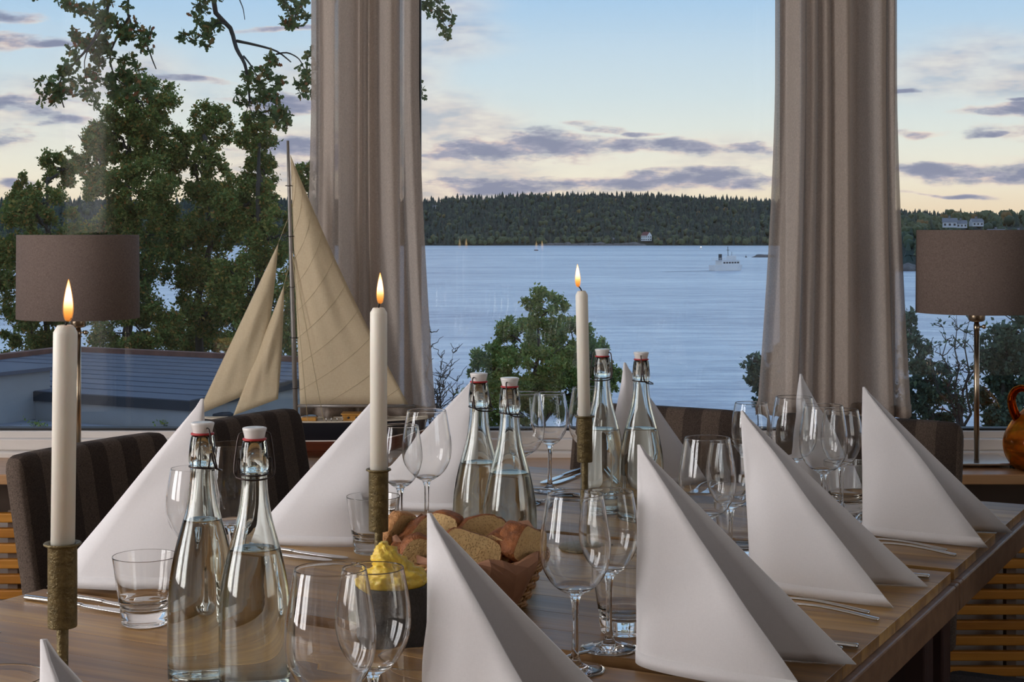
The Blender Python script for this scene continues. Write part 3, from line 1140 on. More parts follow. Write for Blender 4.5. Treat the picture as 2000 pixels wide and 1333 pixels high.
def cutlery(proto, u, v, ang, label, cat, group):
    o = copy_tree(proto) if proto.name in USED else proto
    USED[proto.name] = 1
    o.location = UV(u, v, tz(u) + .0002)
    o.rotation_euler = (0, 0, ang)
    tag(o, label, cat, group)


R_IN, L_IN, E_IN = RT + PI, RT, RT - PI / 2          # local +x points from the diner to the table centre
for nm_, u, fs in (('the largest right-hand napkin', 1.825, 2), ('the second right-edge napkin from the window end', 2.305, 2), ('the corner napkin by the lamp', 2.795, 2)):
    for j in range(2):
        w = ('inner', 'outer')[j]
        if u > 2.0:
            cutlery(pf, u - .118 - j * .030, -.682 + j * .022, R_IN + .03 - j * .04, '%s fork of the pair beside %s' % (w, nm_), 'fork', 'forks')
        if u < 2.7 and not (u > 2.2 and j == 1):
            cutlery(pk, u + .150 + j * .025, -.652 - (j == 0) * .014, R_IN + .05 - j * .02, '%s knife beside %s' % (w, nm_), 'knife', 'knives')
    if 1.8 < u < 2.0:
        cutlery(ps, 1.79, -.857, RT - PI / 2 - .25, 'dessert spoon at the foot of the foreground wine glasses', 'spoon', 'spoons')
    if u > 2.7:
        cutlery(ps, 2.89, -.792, RT - PI / 2 + .1, 'dessert spoon at the foot of the tumbler by the corner napkin', 'spoon', 'spoons')
for nm_, u in (('the napkin on the left by the nearest striped chair', 1.885), ('the napkin behind the middle candle', 2.285), ('the napkin left of the middle bottles', 2.66)):
    for j in range(2):
        w = ('inner', 'outer')[j]
        cutlery(pk, u - .115 - j * .032, -1.60 + (0 if u < 2 else .05) - j * .012, L_IN - .03 + j * .03, '%s knife beside %s' % (w, nm_), 'knife', 'knives')
        if u > 2:
            cutlery(pf, u + .115 + j * .03, -1.50 + j * .01, L_IN, '%s fork beside %s' % (w, nm_), 'fork', 'forks')
cutlery(pf, 1.50, -1.668, L_IN + .5, 'fork whose tines show at the left edge of the table', 'fork', 'forks')
for j in range(2):
    w = ('inner', 'outer')[j]
    cutlery(pk, 3.12, -1.475 - j * .03, E_IN + .05 * j, '%s knife at the table end, behind the middle bottles' % w, 'knife', 'knives')
    cutlery(pf, 3.10, -1.175 + j * .028, E_IN, '%s fork at the table end, right of the far bottles' % w, 'fork', 'forks')
cutlery(ps, 2.90, -1.44, RT + .1, 'dessert spoon between the far bottles and the middle wine glasses', 'spoon', 'spoons')


# ================================================================== CANDLES
def candle(x, d, tube_z, tube_l, cand_l, rc, rt, flame_h, tilt, names, wick):
    z0 = tzx(x, d)
    h = empty('candle_holder', (x, d, z0), 0, names[0], 'candle holder', 'bronze candle holders')
    zt = tube_z + tube_l
    ob('base', lathe([(0, .0), (.046, 0), (.048, .0015), (.047, .0035), (.02, .0052), (.0065, .008), (0, .008)], 40), M_bronze, h)
    ob('stem', lathe(smoothprof([(.0062, .0065), (.0056, .02), (.0054, tube_z * .6), (.0058, tube_z + .001)], 3), 18), M_bronze, h)
    wall = rc + .0010
    lip = rt * 1.28
    ob('socket', lathe([(0, tube_z), (rt * .97, tube_z), (rt, tube_z + .001), (rt * 1.0, zt - .004), (rt * 1.04, zt - .003), (lip, zt - .0012), (lip * 1.01, zt), (lip * .97, zt + .0009), (rt, zt), (wall, zt - .0005), (wall, zt - .03), (0, zt - .03)], 36), M_bronze, h)
    c = empty('candle', (x, d, z0 + zt - .0298), 0, names[1], 'candle', 'lit ivory candles')
    c.rotation_euler = tilt
    L = cand_l + .0298
    prof = [(0, 0), (rc, 0), (rc, L - .0085), (rc * .985, L - .0065), (rc * .68, L - .0004), (rc * .58, L + .0004), (rc * .5, L - .0004), (rc * .3, L - .0022), (0, L - .0028)]
    ob('wax', lathe(prof, 36), M_wax, c)
    wp = smoothprof([(wx, 0, L - .003 + wz) for wx, wz in wick], 4)
    ob('wick', tube(wp, [.0011] * (len(wp) - 2) + [.0012, .0007], 7), M_wick, c)
    fx, fz = wick[len(wick) // 2]
    fz = L + fz * .55
    fp = smoothprof([(.0, 0), (.0027, .002), (.0043, .0095), (.0042, .018), (.0028, .028), (.0011, .0365), (.0, .0405)], 4)
    k = flame_h / .040
    fpv = [(r * k, z * k) for r, z in fp]
    M = Matrix.Translation((fx, 0, 0))
    f = ob('flame', lathe(fpv, 24), M_flame, c, (fx, 0, fz))
    f2 = ob('flame_edge', lathe([(r * 1.14 + (.0003 if r > 0 else 0), z * 1.04 - .0008) for r, z in fpv], 24), M_halo, c, (fx, 0, fz))


wick1 = [(0, 0), (.0005, .004), (.0025, .008), (.006, .010)]
wick2 = [(0, 0), (.0005, .006), (.0022, .011), (.003, .013)]
wick3 = [(.0, 0), (-.0010, .006), (-.006, .013), (-.0085, .019)]
candle(-.439, 1.55, .155, .0815, .213, .0116, .0141, .040, (0, .012, 0), ('bronze candle holder nearest the viewer, at the left', 'lit ivory candle nearest the viewer, in front of the left lamp'), wick1)
candle(-.1845, 2.195, .1205, .085, .2235, .0119, .0136, .042, (0, 0, 0), ('bronze candle holder behind the butter cup', 'lit ivory candle in front of the model boat sails'), wick2)
candle(.1228, 2.68, .146, .0775, .211, .0105, .0132, .038, (0, -.022, 0), ('bronze candle holder beside the far bottles', 'lit ivory candle against the water and the green tree'), wick3)


# ================================================================== BREAD BASKET, BUTTER
BX, BD = -.068, 2.272
bz = tzx(BX, BD)
bk = empty('bread_basket', (BX, BD, bz), .3, 'round wicker bread basket lined with brown paper', 'basket')
NS = 30
rb = lambda z: .083 + .03 * (z / .07) ** .8
for j in range(10):
    z = .006 + j * .0066
    ph = 0 if j % 2 else PI
    path = []
    for i in range(NS * 4):
        a = 2 * PI * i / (NS * 4)
        path.append(((rb(z) + .0028 * math.sin(NS / 2 * a + ph)) * math.cos(a), (rb(z) + .0028 * math.sin(NS / 2 * a + ph)) * math.sin(a), z + .0008 * math.sin(3 * a + j)))
    ob('weave_strand', tube(path, .0027, 6, closed=True), M_wicker, bk)
for i in range(NS):
    a = 2 * PI * (i + .5) / NS
    path = [(rb(z) * math.cos(a), rb(z) * math.sin(a), z) for z in (.002, .02, .04, .06, .072)]
    ob('stake', tube(path, .0019, 6), M_wicker, bk)
for k in (0, PI):
    path = [((rb(.073) + .003 * math.cos(22 * a + k)) * math.cos(a), (rb(.073) + .003 * math.cos(22 * a + k)) * math.sin(a), .0735 + .003 * math.sin(22 * a + k)) for a in np.linspace(0, 2 * PI, 181)[:-1]]
    ob('rim_braid', tube(path, .0026, 6, closed=True), M_wicker, bk)
ob('bottom', lathe([(0, .0005), (.084, .0005), (.085, .003), (.08, .005), (0, .005)], 40), M_wicker, bk)

# kraft paper sheet lining the basket, one corner folded out over the rim
pp = empty('paper_liner', (BX, BD, bz), 0, 'brown paper sheet lining the bread basket, corner hanging over the rim', 'paper')
V, Fs = [], []
na, nr = 40, 14
a0 = -PI / 2 + .62
for i in range(na):
    a = 2 * PI * i / na
    da = (a - a0 + PI) % (2 * PI) - PI
    flap = max(0, 1 - abs(da) / .55)
    other = max(max(0, 1 - abs((a - b + PI) % (2 * PI) - PI) / .5) for b in (a0 + PI / 2, a0 + PI, a0 - PI / 2))
    for j in range(nr + 1):
        t = j / nr
        if t < .5:
            q = t / .5
            r, z = .055 + (.1085 - .055) * q ** .6, .012 + .068 * q ** 1.4
            z += .004 * math.sin(9 * a) * q
        else:
            q = (t - .5) / .5
            if flap > 0:
                ex = flap * .098 * q
                r = .1085 + min(ex, .016) + .004 * math.sin(q * 3)
                z = .080 + .004 * math.sin(9 * a) + min(ex, .004) - max(0, ex - .010) * .92
                r -= max(0, ex - .02) * .25
            else:
                r = .1085 + .006 * q * other
                z = .080 + .004 * math.sin(9 * a) + (.004 + .028 * other) * q
        V.append((r * math.cos(a), r * math.sin(a), z))
for i in range(na):
    for j in range(nr):
        k = (i + 1) % na
        Fs.append((i * (nr + 1) + j, k * (nr + 1) + j, k * (nr + 1) + j + 1, i * (nr + 1) + j + 1))
o = ob('sheet', (V, Fs), M_kraft, pp, smooth=False)
solidify(o, .0006)


def bread(pos, rot, w, h, t, seed, label, dark=True):
    r = random.Random(seed)
    e = empty('bread_slice', pos, 0, label, 'bread', 'bread slices in the basket')
    e.rotation_euler = rot
    N = 30
    outl = []
    for k in range(N):
        a = 2 * PI * k / N
        c, s = math.cos(a), math.sin(a)
        x = w / 2 * abs(c) ** .75 * (1 if c > 0 else -1)
        y = h * (.62 * abs(s) ** .8 if s > 0 else -.38 * abs(s) ** .55)
        k2 = 1 + .06 * math.sin(2 * a + seed) + .04 * math.sin(5 * a + seed * 2)
        outl.append((x * k2, y * k2))
    rings = [(.93, t / 2), (.985, t * .42), (1.0, t * .2), (1.0, -t * .2), (.985, -t * .42), (.93, -t / 2)]
    V, Fs = [], []
    for sc, z in rings:
        for k, (x, y) in enumerate(outl):
            nn = mnoise.noise(Vector((x * 60, y * 60, z * 60 + seed))) * .0022
            V.append((x * sc + nn, y * sc + nn, z))
    for j in range(len(rings) - 1):
        for k in range(N):
            l = (k + 1) % N
            Fs.append((j * N + k, j * N + l, (j + 1) * N + l, (j + 1) * N + k)[::-1])
    ob('crust', (V, Fs), M_crust if dark else M_crust2, e)
    for sg in (1, -1):
        V, Fs = [], []
        scs = [.932, .75, .55, .35, .15]
        for sc in scs:
            for k, (x, y) in enumerate(outl):
                if sc == .932:
                    nn = mnoise.noise(Vector((x * 60, y * 60, sg * t / 2 * 60 + seed))) * .0022
                    V.append((x * .93 + nn, y * .93 + nn, sg * t / 2))
                else:
                    V.append((x * sc, y * sc, sg * t / 2 + mnoise.noise(Vector((x * sc * 90, y * sc * 90, seed * 3))) * .0025))
        V.append((0, 0, sg * t / 2))
        for j in range(len(scs) - 1):
            for k in range(N):
                l = (k + 1) % N
                f = (j * N + k, j * N + l, (j + 1) * N + l, (j + 1) * N + k)
                Fs.append(f if sg > 0 else f[::-1])
        for k in range(N):
            l = (k + 1) % N
            f = ((len(scs) - 1) * N + k, (len(scs) - 1) * N + l, len(V) - 1)
            Fs.append(f if sg > 0 else f[::-1])
        ob('crumb', (V, Fs), M_crumb, e)
    return e


def bpx(px, py, d):
    p = PX(px, py, d)
    return (p.x, p.y, p.z)


H2 = PI / 2
bread(bpx(770, 1054, 2.24), (H2 + .15, .5, .9), .050, .072, .020, 1, 'pale bread slice standing at the left end of the basket', False)
bread(bpx(806, 1062, 2.22), (H2 - .2, -.75, .75), .085, .034, .030, 2, 'dark-crusted bread piece second from the left in the basket')
bread(bpx(822, 1085, 2.195), (H2 + .2, -.3, .2), .052, .05, .022, 3, 'small bread slice left of the napkin tip, showing its crumb')
bread(bpx(868, 1050, 2.31), (H2, .35, -.5), .062, .06, .024, 4, 'bread slice standing at the back of the basket behind the napkin tip')
bread(bpx(912, 1090, 2.20), (H2 - .45, .35, .15), .100, .056, .026, 5, 'long bread slice at the front of the basket showing open crumb')
bread(bpx(935, 1050, 2.30), (H2 - .2, -.1, .45), .085, .050, .026, 6, 'round bread slice at the back with pale porous crumb')
bread(bpx(976, 1082, 2.24), (H2 + .25, -.5, -.8), .070, .052, .030, 7, 'brown-crusted bread piece beside the right end of the basket')
bread(bpx(1013, 1072, 2.235), (H2 + .1, .35, 1.0), .070, .060, .034, 8, 'bread heel with seeded crust at the right end of the basket')
bread(bpx(895, 1085, 2.28), (.3, .2, .4), .10, .06, .03, 9, 'bread slice lying under the others in the middle of the basket')

cupx, cupd = -.157, 2.085
cz = tzx(cupx, cupd)
cup = empty('butter_cup', (cupx, cupd, cz), 0, 'dark stone cup holding whipped butter', 'cup')
ob('cup_wall', lathe(smoothprof([(.040, .0), (.0445, .004), (.0462, .03), (.0465, .062), (.0468, .078)], 3) + [(.0455, .0795), (.0425, .078), (.0415, .05), (.040, .03), (0, .026)], 44), M_granite, cup)
ob('cup_foot', lathe([(0, .0), (.040, .0), (.040, .0001)], 44), M_granite, cup)
V, Fs = lathe(smoothprof([(.0405, .046), (.0418, .074), (.0462, .0815), (.0468, .0865), (.0425, .0915), (.033, .0955), (.025, .102), (.0215, .110), (.017, .118), (.0105, .1255), (.0045, .1315), (.0005, .133)], 4), 72)
V2 = []
for x, y, z in V:
    v = Vector((x, y, z))
    if z > .078:
        k_ = min(1, (z - .078) / .008)
        nn = mnoise.noise(v * 85) * .0065 + mnoise.noise(v * 190) * .0034 + mnoise.noise(v * 420) * .0013
        rr = Vector((x, y, 0))
        v += ((rr.normalized() if rr.length > 1e-5 else Vector((0, 0, 0))) * nn + Vector((-.012 * max(0, z - .10) / .03, 0, nn * .6))) * k_
    V2.append(v)
bt = empty('butter_mound', (cupx, cupd, cz), 0, 'peaked mound of yellow butter in the stone cup', 'butter')
ob('butter', (V2, Fs), M_butter, bt)

# ================================================================== ON THE WINDOW LEDGE


def lamp(x, d, shade_r, z0s, z1s, pole_r, knob_side, label, base_rot=0.0):
    e = empty('table_lamp', (x, d, ZL), 0, label, 'lamp', 'table lamps on the ledge')
    s0, s1 = z0s - ZL, z1s - ZL
    N = 56
    out = lathe([(shade_r * .994, s0), (shade_r, s0 + .001), (shade_r * .99, s1 - .001), (shade_r * .985, s1), (shade_r * .978, s1 - .001), (shade_r * .984, s0 + .001), (shade_r * .994, s0)], N)
    ob('lamp_shade', out, M_shade, e)
    ob('shade_spider', join(*[tube([(0, 0, s1 - .03), (shade_r * .97 * math.cos(a), shade_r * .97 * math.sin(a), s1 - .008)], .0014, 6) for a in (0, 2.1, 4.2)]), M_lampmetal, e)
    zc = s0 - .022
    ob('lamp_socket', lathe(smoothprof([(.006, zc - .002), (.016, zc), (.021, zc + .006), (.0215, zc + .03), (.0215, zc + .055)], 3) + [(0, zc + .055)], 32), M_lampmetal, e)
    ob('pole', lathe([(0, .012), (pole_r, .012), (pole_r, zc - .010), (pole_r * .92, zc - .010), (pole_r * .92, zc), (0, zc)], 24), M_lampmetal, e)
    ob('collar', lathe([(pole_r, zc - .022), (pole_r * 1.12, zc - .020), (pole_r * 1.12, zc - .008), (pole_r * .9, zc - .007)], 24), M_lampmetal, e)
    kn = tube([(knob_side * pole_r, 0, zc - .014), (knob_side * (pole_r + .009), 0, zc - .014)], .0026, 8)
    kb = xf(lathe(smoothprof([(0, -.006), (.0045, -.004), (.0055, 0), (.0045, .004), (0, .006)], 3), 14), Matrix.Translation((knob_side * (pole_r + .012), 0, zc - .014)))
    ob('knob', join(kn, kb), M_lampmetal, e)
    b = ob('base_plate', rbox(-.082, .082, -.082, .082, .008, .0135, .0015), M_chrome, e, (0, 0, 0), (0, 0, base_rot), smooth=False)
    for sx in (-1, 1):
        for sy in (-1, 1):
            v = Matrix.Rotation(base_rot, 3, 'Z') @ Vector((sx * .07, sy * .07, 0))
            ob('foot', lathe([(0, 0), (.007, 0), (.008, .004), (.007, .0082), (0, .0082)], 16), M_wick, e, v)
    return e


lamp(1.184, 4.045, .1512, EYE - (611 - HY) / F * 4.045, EYE - (449.5 - HY) / F * 4.045, .0068, 1, 'table lamp with taupe drum shade at the right')
lamp(-1.093, 4.000, .1512, EYE - (622 - HY) / F * 4.0, EYE - (459 - HY) / F * 4.0, .0068, 1, 'table lamp with taupe drum shade at the left, behind the near candle')

# amber jug
jx, jd = 1.315, 3.95
jg = empty('amber_jug', (jx, jd, ZL), 0, 'amber glass jug with a looped handle at the right edge', 'jug')


def ambermat():
    m, n = newmat('amber_glass')
    tcn = n.add('ShaderNodeTexCoord').outputs['Object']
    f = n.noise(n.mapv(tcn, (14, 14, 30)), 1.0, 4, .6)
    col = n.ramp(f, [(.36, (.35, .10, .01, 1)), (.5, (.80, .32, .02, 1)), (.64, (.95, .60, .06, 1))])
    g = n.add('ShaderNodeBsdfGlass', {'Color': col, 'Roughness': .03, 'IOR': 1.5})
    d = n.add('ShaderNodeBsdfPrincipled', {'Base Color': n.mix(.4, col, (.5, .2, .02, 1)), 'Roughness': .12})
    outp(n, n.add('ShaderNodeMixShader', {0: .18, 1: g.outputs[0], 2: d.outputs[0]}).outputs[0])
    return m


M_amber = ambermat()
jo = smoothprof([(.050, .0), (.066, .006), (.083, .030), (.090, .060), (.086, .088), (.070, .118), (.048, .142), (.034, .158), (.030, .172), (.033, .190), (.038, .198)], 3)
ob('jug_body', lathe([(0, .003)] + jo + [(.036, .1985)] + [(r - .0035, z) for r, z in jo[::-1] if z > .01] + [(0, .010)], 48), M_amber, jg)
M_amberdark = glassmat('dark_amber_glass', (.42, .10, .01, 1), 1.5, .02)
hp = smoothprof([(-.058, 0, .128), (-.068, 0, .150), (-.072, 0, .175), (-.063, 0, .196), (-.045, 0, .203), (-.034, 0, .196), (-.031, 0, .186)], 5)
ob('handle', tube(hp, [.012 - .006 * i / (len(hp) - 1) for i in range(len(hp))], 14), M_amberdark, jg)

# ------------------------------------------------------------------ model sailing boat
SD = 4.0


def S3(px, py, dy=0.0):
    p = PX(px, py, SD)
    return Vector((p.x, SD + dy, p.z))


bx0 = (590 - 1000) / F * SD
boat = empty('model_sailboat', (bx0, SD, ZL), 0, 'wooden model sailing boat with cream sails on the window ledge', 'model boat')
L2 = lambda v: Vector((v.x - bx0, v.y - SD, v.z - ZL))
M_black = plain('black_hull_lacquer', srgb(28, 28, 34), .3, var=.1)
M_hullred = woodmat('mahogany_hull', srgb(70, 34, 24), srgb(92, 46, 32), srgb(112, 60, 42), .3)
M_deck = plain('pale_deck_varnish', srgb(206, 196, 180), .4, var=.08, vscale=40)
M_cabin = woodmat('varnished_pine', srgb(166, 116, 52), srgb(190, 138, 66), srgb(206, 156, 84), .35)
M_mast = plain('grey_varnished_spar', srgb(138, 132, 128), .35, .3, var=.12, vscale=30)
M_line = plain('pale_rigging_line', srgb(196, 178, 142), .8, var=.1)
xb, xs = (388 - 1000) / F * SD - bx0, (836 - 1000) / F * SD - bx0
zd = EYE - (822 - HY) / F * SD - ZL
zw = EYE - (857 - HY) / F * SD - ZL
zk = .022
hs = [(0, .002, .75), (.08, .018, .40), (.2, .034, .15), (.35, .046, .02), (.5, .050, .0), (.65, .048, .04), (.8, .040, .22), (.92, .030, .52), (1.0, .022, .80)]
hs = smoothprof(hs, 3)


def hull_pt(sec, q):
    """q: 0 deck edge .. 1 keel"""
    t, hb_, kz = sec
    zkk = zk + (zw - zk) * kz * 1.15
    z = zd + .006 * (2 * t - 1) ** 2 - (zd + .006 * (2 * t - 1) ** 2 - zkk) * q
    w = hb_ * (1 - q ** 2.2) ** .62 if q < 1 else 0
    return (xb + (xs - xb) * t + .02 * q * (1 if t < .3 else -1) * abs(2 * t - 1) ** 3, w, z)


qa = (zd - zw) / (zd - zk)
for nm_, q0, q1, m_, n_ in (('topside', 0, qa - .01, M_black, 5), ('waterline_stripe', qa - .01, qa + .025, M_white, 2), ('underbody', qa + .025, 1.0, M_hullred, 10)):
    V, Fs = [], []
    qs = [q0 + (q1 - q0) * i / n_ for i in range(n_ + 1)]
    for s in (1, -1):
        b = len(V)
        for sec in hs:
            for q in qs:
                x, y, z = hull_pt(sec, q)
                V.append((x, s * y, z))
        m1 = len(qs)
        for i in range(len(hs) - 1):
            for j in range(m1 - 1):
                f = (b + i * m1 + j, b + (i + 1) * m1 + j, b + (i + 1) * m1 + j + 1, b + i * m1 + j + 1)
                Fs.append(f if s < 0 else f[::-1])
    # transom
    b1 = len(hs) * len(qs)
    for j in range(len(qs) - 1):
        i = len(hs) - 1
        Fs.append((i * len(qs) + j, b1 + i * len(qs) + j, b1 + i * len(qs) + j + 1, i * len(qs) + j + 1))
    ob(nm_, (V, Fs), m_, boat)
V, Fs = [], []
for sec in hs:
    x, y, z = hull_pt(sec, 0)
    V += [(x, y, z + .0004), (x, -y, z + .0004)]
for i in range(len(hs) - 1):
    Fs.append((2 * i, 2 * i + 1, 2 * i + 3, 2 * i + 2))
ob('deck', (V, Fs), M_deck, boat, smooth=False)
rl = [Vector((hull_pt(s, 0)[0], -hull_pt(s, 0)[1], hull_pt(s, 0)[2] + .002)) for s in hs]
ob('gunwale', tube(rl, .0022, 6), M_deck, boat)
ob('gunwale', tube([Vector((p.x, -p.y, p.z)) for p in rl], .0022, 6), M_deck, boat)
c1, c2 = L2(S3(602, 821)), L2(S3(698, 821))
ob('hatch', rbox(c1.x - .016, c1.x + .022, -.016, .016, zd, zd + .009, .002), M_cabin, boat, smooth=False)
cb = ob('cabin', rbox(c2.x - .036, c2.x + .05, -.024, .024, zd, zd + .017, .002), M_cabin, boat, smooth=False)
ob('cabin_roof', rbox(c2.x - .039, c2.x + .053, -.027, .027, zd + .017, zd + .020, .001), M_cabin, cb, smooth=False)
for k in range(3):
    ob('porthole', xf(lathe([(0, 0), (.0032, 0), (.0032, .001), (0, .001)], 12), Matrix.Translation((c2.x - .02 + k * .02, -.0238, zd + .010)) @ Matrix.Rotation(PI / 2, 4, 'X')), M_black, cb)
for px in (640, 650, 661, 672):
    p = L2(S3(px, 822))
    ob('deck_fitting', tube([(p.x, -.03, zd), (p.x, -.03, zd + .012)], .0014, 6), M_steel, boat)
p0, p1 = L2(S3(578, 824)), L2(S3(562, 275))
ob('mast', tube([p0 + (p1 - p0) * t for t in (0, .3, .6, .85, 1)], [.0062, .006, .0055, .0045, .0035], 12), M_mast, boat)
b0, b1 = L2(S3(580, 793)), L2(S3(812, 794))
ob('boom', tube([b0, b0 + (b1 - b0) * .5, b1], [.0042, .0042, .0035], 10), M_mast, boat)


def sail(name, A, B, C, belly, edge_bow=0.0, n_=16, mat=M_sail):
    """triangle head A, tack B, clew C (local), belly in y."""
    V, Fs, idx = [], [], {}

    def surf(t, s):
        p = A.lerp(B, t).lerp(A.lerp(C, t) + Vector((-edge_bow * math.sin(PI * t), 0, 0)), s)
        p.y += -belly * math.sin(PI * s) * math.sin(PI * min(1, t * .97)) - (.0030 * math.sin(9 * s + 7 * t) + .0022 * math.sin(21 * s - 6 * t)) * math.sin(PI * t) * math.sin(PI * s)
        return p
    for i in range(n_ + 1):
        for j in range(i + 1):
            idx[i, j] = len(V)
            V.append(surf(i / n_, j / i if i else 0))
    for i in range(n_):
        for j in range(i + 1):
            Fs.append((idx[i, j], idx[i + 1, j], idx[i + 1, j + 1]))
            if j < i:
                Fs.append((idx[i, j], idx[i + 1, j + 1], idx[i, j + 1]))
    o = ob(name, (V, Fs), mat, boat)
    solidify(o, .0009)
    # panel seams and edge tape as thin cords
    return o, surf


o, surf = sail('mainsail', L2(S3(567, 302)), L2(S3(586, 790)), L2(S3(797, 790)), .022, .012, 24)
for i in range(1, 12):                      # seams rise from the luff towards the leech
    path = [surf(i * .105 - .22 * q, q) + Vector((0, -.0010, 0)) for q in np.linspace(0, 1, 19) if .03 < i * .105 - .22 * q < .99]
    if len(path) > 3:
        ob('sail_seam', tube(path, .0004, 4, caps=False), M_line, o)
sail('jib', L2(S3(544, 474)), L2(S3(384, 812)), L2(S3(504, 762, .004)), .016, -.006)
sail('staysail', L2(S3(555, 556)), L2(S3(456, 812, -.004)), L2(S3(543, 780)), .014, -.003)
for k, t in enumerate((.12, .3, .48, .66, .84)):
    q = p0 + (p1 - p0) * t
    ob('mast_hoop', tube([q + Vector((.0095 * math.cos(a), .0095 * math.sin(a), .001 * math.sin(a))) for a in np.linspace(0, 2 * PI, 17)[:-1]], .0008, 5, closed=True), M_wire, boat)
mt = p0 + (p1 - p0) * .60
for tgt in (L2(S3(605, 820)), L2(S3(636, 820))):
    ob('shroud', tube([mt + Vector((.004, -.006, 0)), Vector((tgt.x, -.040, zd + .004))], .0008, 5), M_line, boat)
for a, b in ((L2(S3(544, 474)), p0 + (p1 - p0) * .74), (L2(S3(555, 556)), p0 + (p1 - p0) * .58), (L2(S3(384, 812)), Vector((xb + .004, 0, zd))), (L2(S3(456, 812)), Vector((L2(S3(456, 812)).x + .003, 0, zd)))):
    ob('halyard', tube([a, b], .0007, 5), M_line, boat)
for xx in (xb + .16, xs - .17):
    ob('cradle', join(rbox(xx - .008, xx + .008, -.05, -.006, 0, .032, .002), rbox(xx - .008, xx + .008, .006, .05, 0, .032, .002), rbox(xx - .008, xx + .008, -.05, .05, 0, .012, .002)), M_cabin, boat, smooth=False)

# ================================================================== OUTSIDE: WATER, HILLS, ROOFS
WZ = EYE - 24.0                      # water level
SHORE = F * 24.0 / (480 - HY)        # distance of the far shore
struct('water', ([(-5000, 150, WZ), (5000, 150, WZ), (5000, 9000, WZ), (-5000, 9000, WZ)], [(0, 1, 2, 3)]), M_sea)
# grass slope falling from the house to the water
V, Fs = [], []
ys_ = [4.6, 8, 14, 22, 30, 40, 55, 75, 100, 130, 165, 195]
xs_ = np.linspace(-120, 140, 40)
for y in ys_:
    for x in xs_:
        V.append((x, y, -.8 - .128 * y + .25 * mnoise.noise(Vector((x * .08, y * .08, 0))) * min(1, y / 20)))
nx_ = len(xs_)
for j in range(len(ys_) - 1):
    for i in range(nx_ - 1):
        q = j * nx_ + i
        Fs.append((q, q + 1, q + nx_ + 1, q + nx_))
struct('ground', (V, Fs), M_ground, smooth=True)


def gz(y):
    return -.8 - .128 * y


# far wooded hill across the water
def ridge(x):
    px = 1000 + x / 3380 * F
    pts = [(-600, 392), (0, 386), (400, 388), (820, 388), (900, 383), (1000, 379), (1120, 377), (1250, 378), (1350, 382), (1500, 388), (1620, 398), (1800, 414), (2300, 425)]
    for (a, ya), (b, yb) in zip(pts, pts[1:]):
        if a <= px <= b:
            return ya + (yb - ya) * (px - a) / (b - a)
    return 400


def hillz(x, q):
    """q 0 shore .. 1 ridge"""
    top = EYE + (HY - ridge(x)) / F * 3380 - 13
    nn = 6 * mnoise.noise(Vector((x * .008, q * 3, 1.7)))
    return WZ + (top - WZ) * (1 - (1 - q) ** 1.25) + nn * q * (1 - q) * 2.5


def hilly(x, q):
    return SHORE + 22 * mnoise.noise(Vector((x * .006, 0, 0))) + 400 * q


V, Fs = [], []
XS = np.linspace(-1650, 1150, 150)
for j in range(16):
    q = j / 14
    for x in XS:
        if j == 0:
            V.append((x, hilly(x, 0) - 3, WZ - 2))
        else:
            V.append((x, hilly(x, q), hillz(x, min(q, 1)) - max(0, q - 1) * 60))
for j in range(15):
    for i in range(149):
        p = j * 150 + i
        Fs.append((p, p + 1, p + 151, p + 150))
struct('hill', (V, Fs), M_hill, smooth=True)

# tree templates
def conifer_tpl(seed):
    r = random.Random(seed)
    V, Fs = [], []
    for z0, z1, rad in ((.05, .55, .26), (.3, .8, .19), (.55, 1.0, .12)):
        b = len(V)
        n_ = 7
        for k in range(n_):
            a = 2 * PI * k / n_ + z0 * 5
            q = rad * r.uniform(.75, 1.2)
            V.append((q * math.cos(a), q * math.sin(a), z0 + r.uniform(-.04, .04)))
        V.append((r.uniform(-.02, .02), 0, z1))
        Fs += [(b + k, b + (k + 1) % n_, b + n_) for k in range(n_)]
    return V, Fs


def round_tpl(seed, sub=2):
    bm = bmesh.new()
    bmesh.ops.create_icosphere(bm, subdivisions=sub, radius=1)
    r = random.Random(seed)
    V = []
    for v in bm.verts:
        k = 1 + .38 * mnoise.noise(v.co * 1.9 + Vector((seed, 0, 0))) + .2 * mnoise.noise(v.co * 4.5 + Vector((0, seed, 0))) + r.uniform(-.12, .12)
        V.append((v.co.x * .36 * k, v.co.y * .36 * k, .52 + v.co.z * .46 * k))
    bm.verts.index_update()
    Fs = [tuple(v.index for v in f.verts) for f in bm.faces]
    bm.free()
    return V, Fs


TPL = [conifer_tpl(1), conifer_tpl(2), conifer_tpl(3), round_tpl(4, 1), round_tpl(5, 1)]
# the whole forest: random spots, sorted so that the ones nearest the shore become single trees
spots = []
rr = random.Random(21)
while len(spots) < 9800:
    x = rr.uniform(-1500, 1050)
    px = 1000 + x / 3200 * F
    q = rr.random() ** 1.2
    if abs(1000 + x / 3010 * F - 1261) < 15 and q < .1:
        continue
    spots.append((x, q, rr.random(), rr.uniform(.8, 1.25)))
spots.sort(key=lambda s: s[1])
single = [s for s in spots if 815 < 1000 + s[0] / 3000 * F < 1520][:190]
sid = set(id(s) for s in single)
tree_me = {}
for k, tp in enumerate(TPL[:3] + [round_tpl(4), round_tpl(5)]):
    for mm, nm_ in ((M_spruce, 'c'), (M_birch, 'b'), (M_autumn, 'a')):
        me = mesh(tp, 'far_tree_%s%d' % (nm_, k))
        me.materials.append(mm)
        tree_me[nm_, k] = me


def species(t, q, x=0.0):
    if t < .62 + .2 * q:
        return 'c', int(t * 100) % 3
    if t < .988:
        return 'b', 3 + int(t * 1000) % 2
    return 'a', 3 + int(t * 1000) % 2


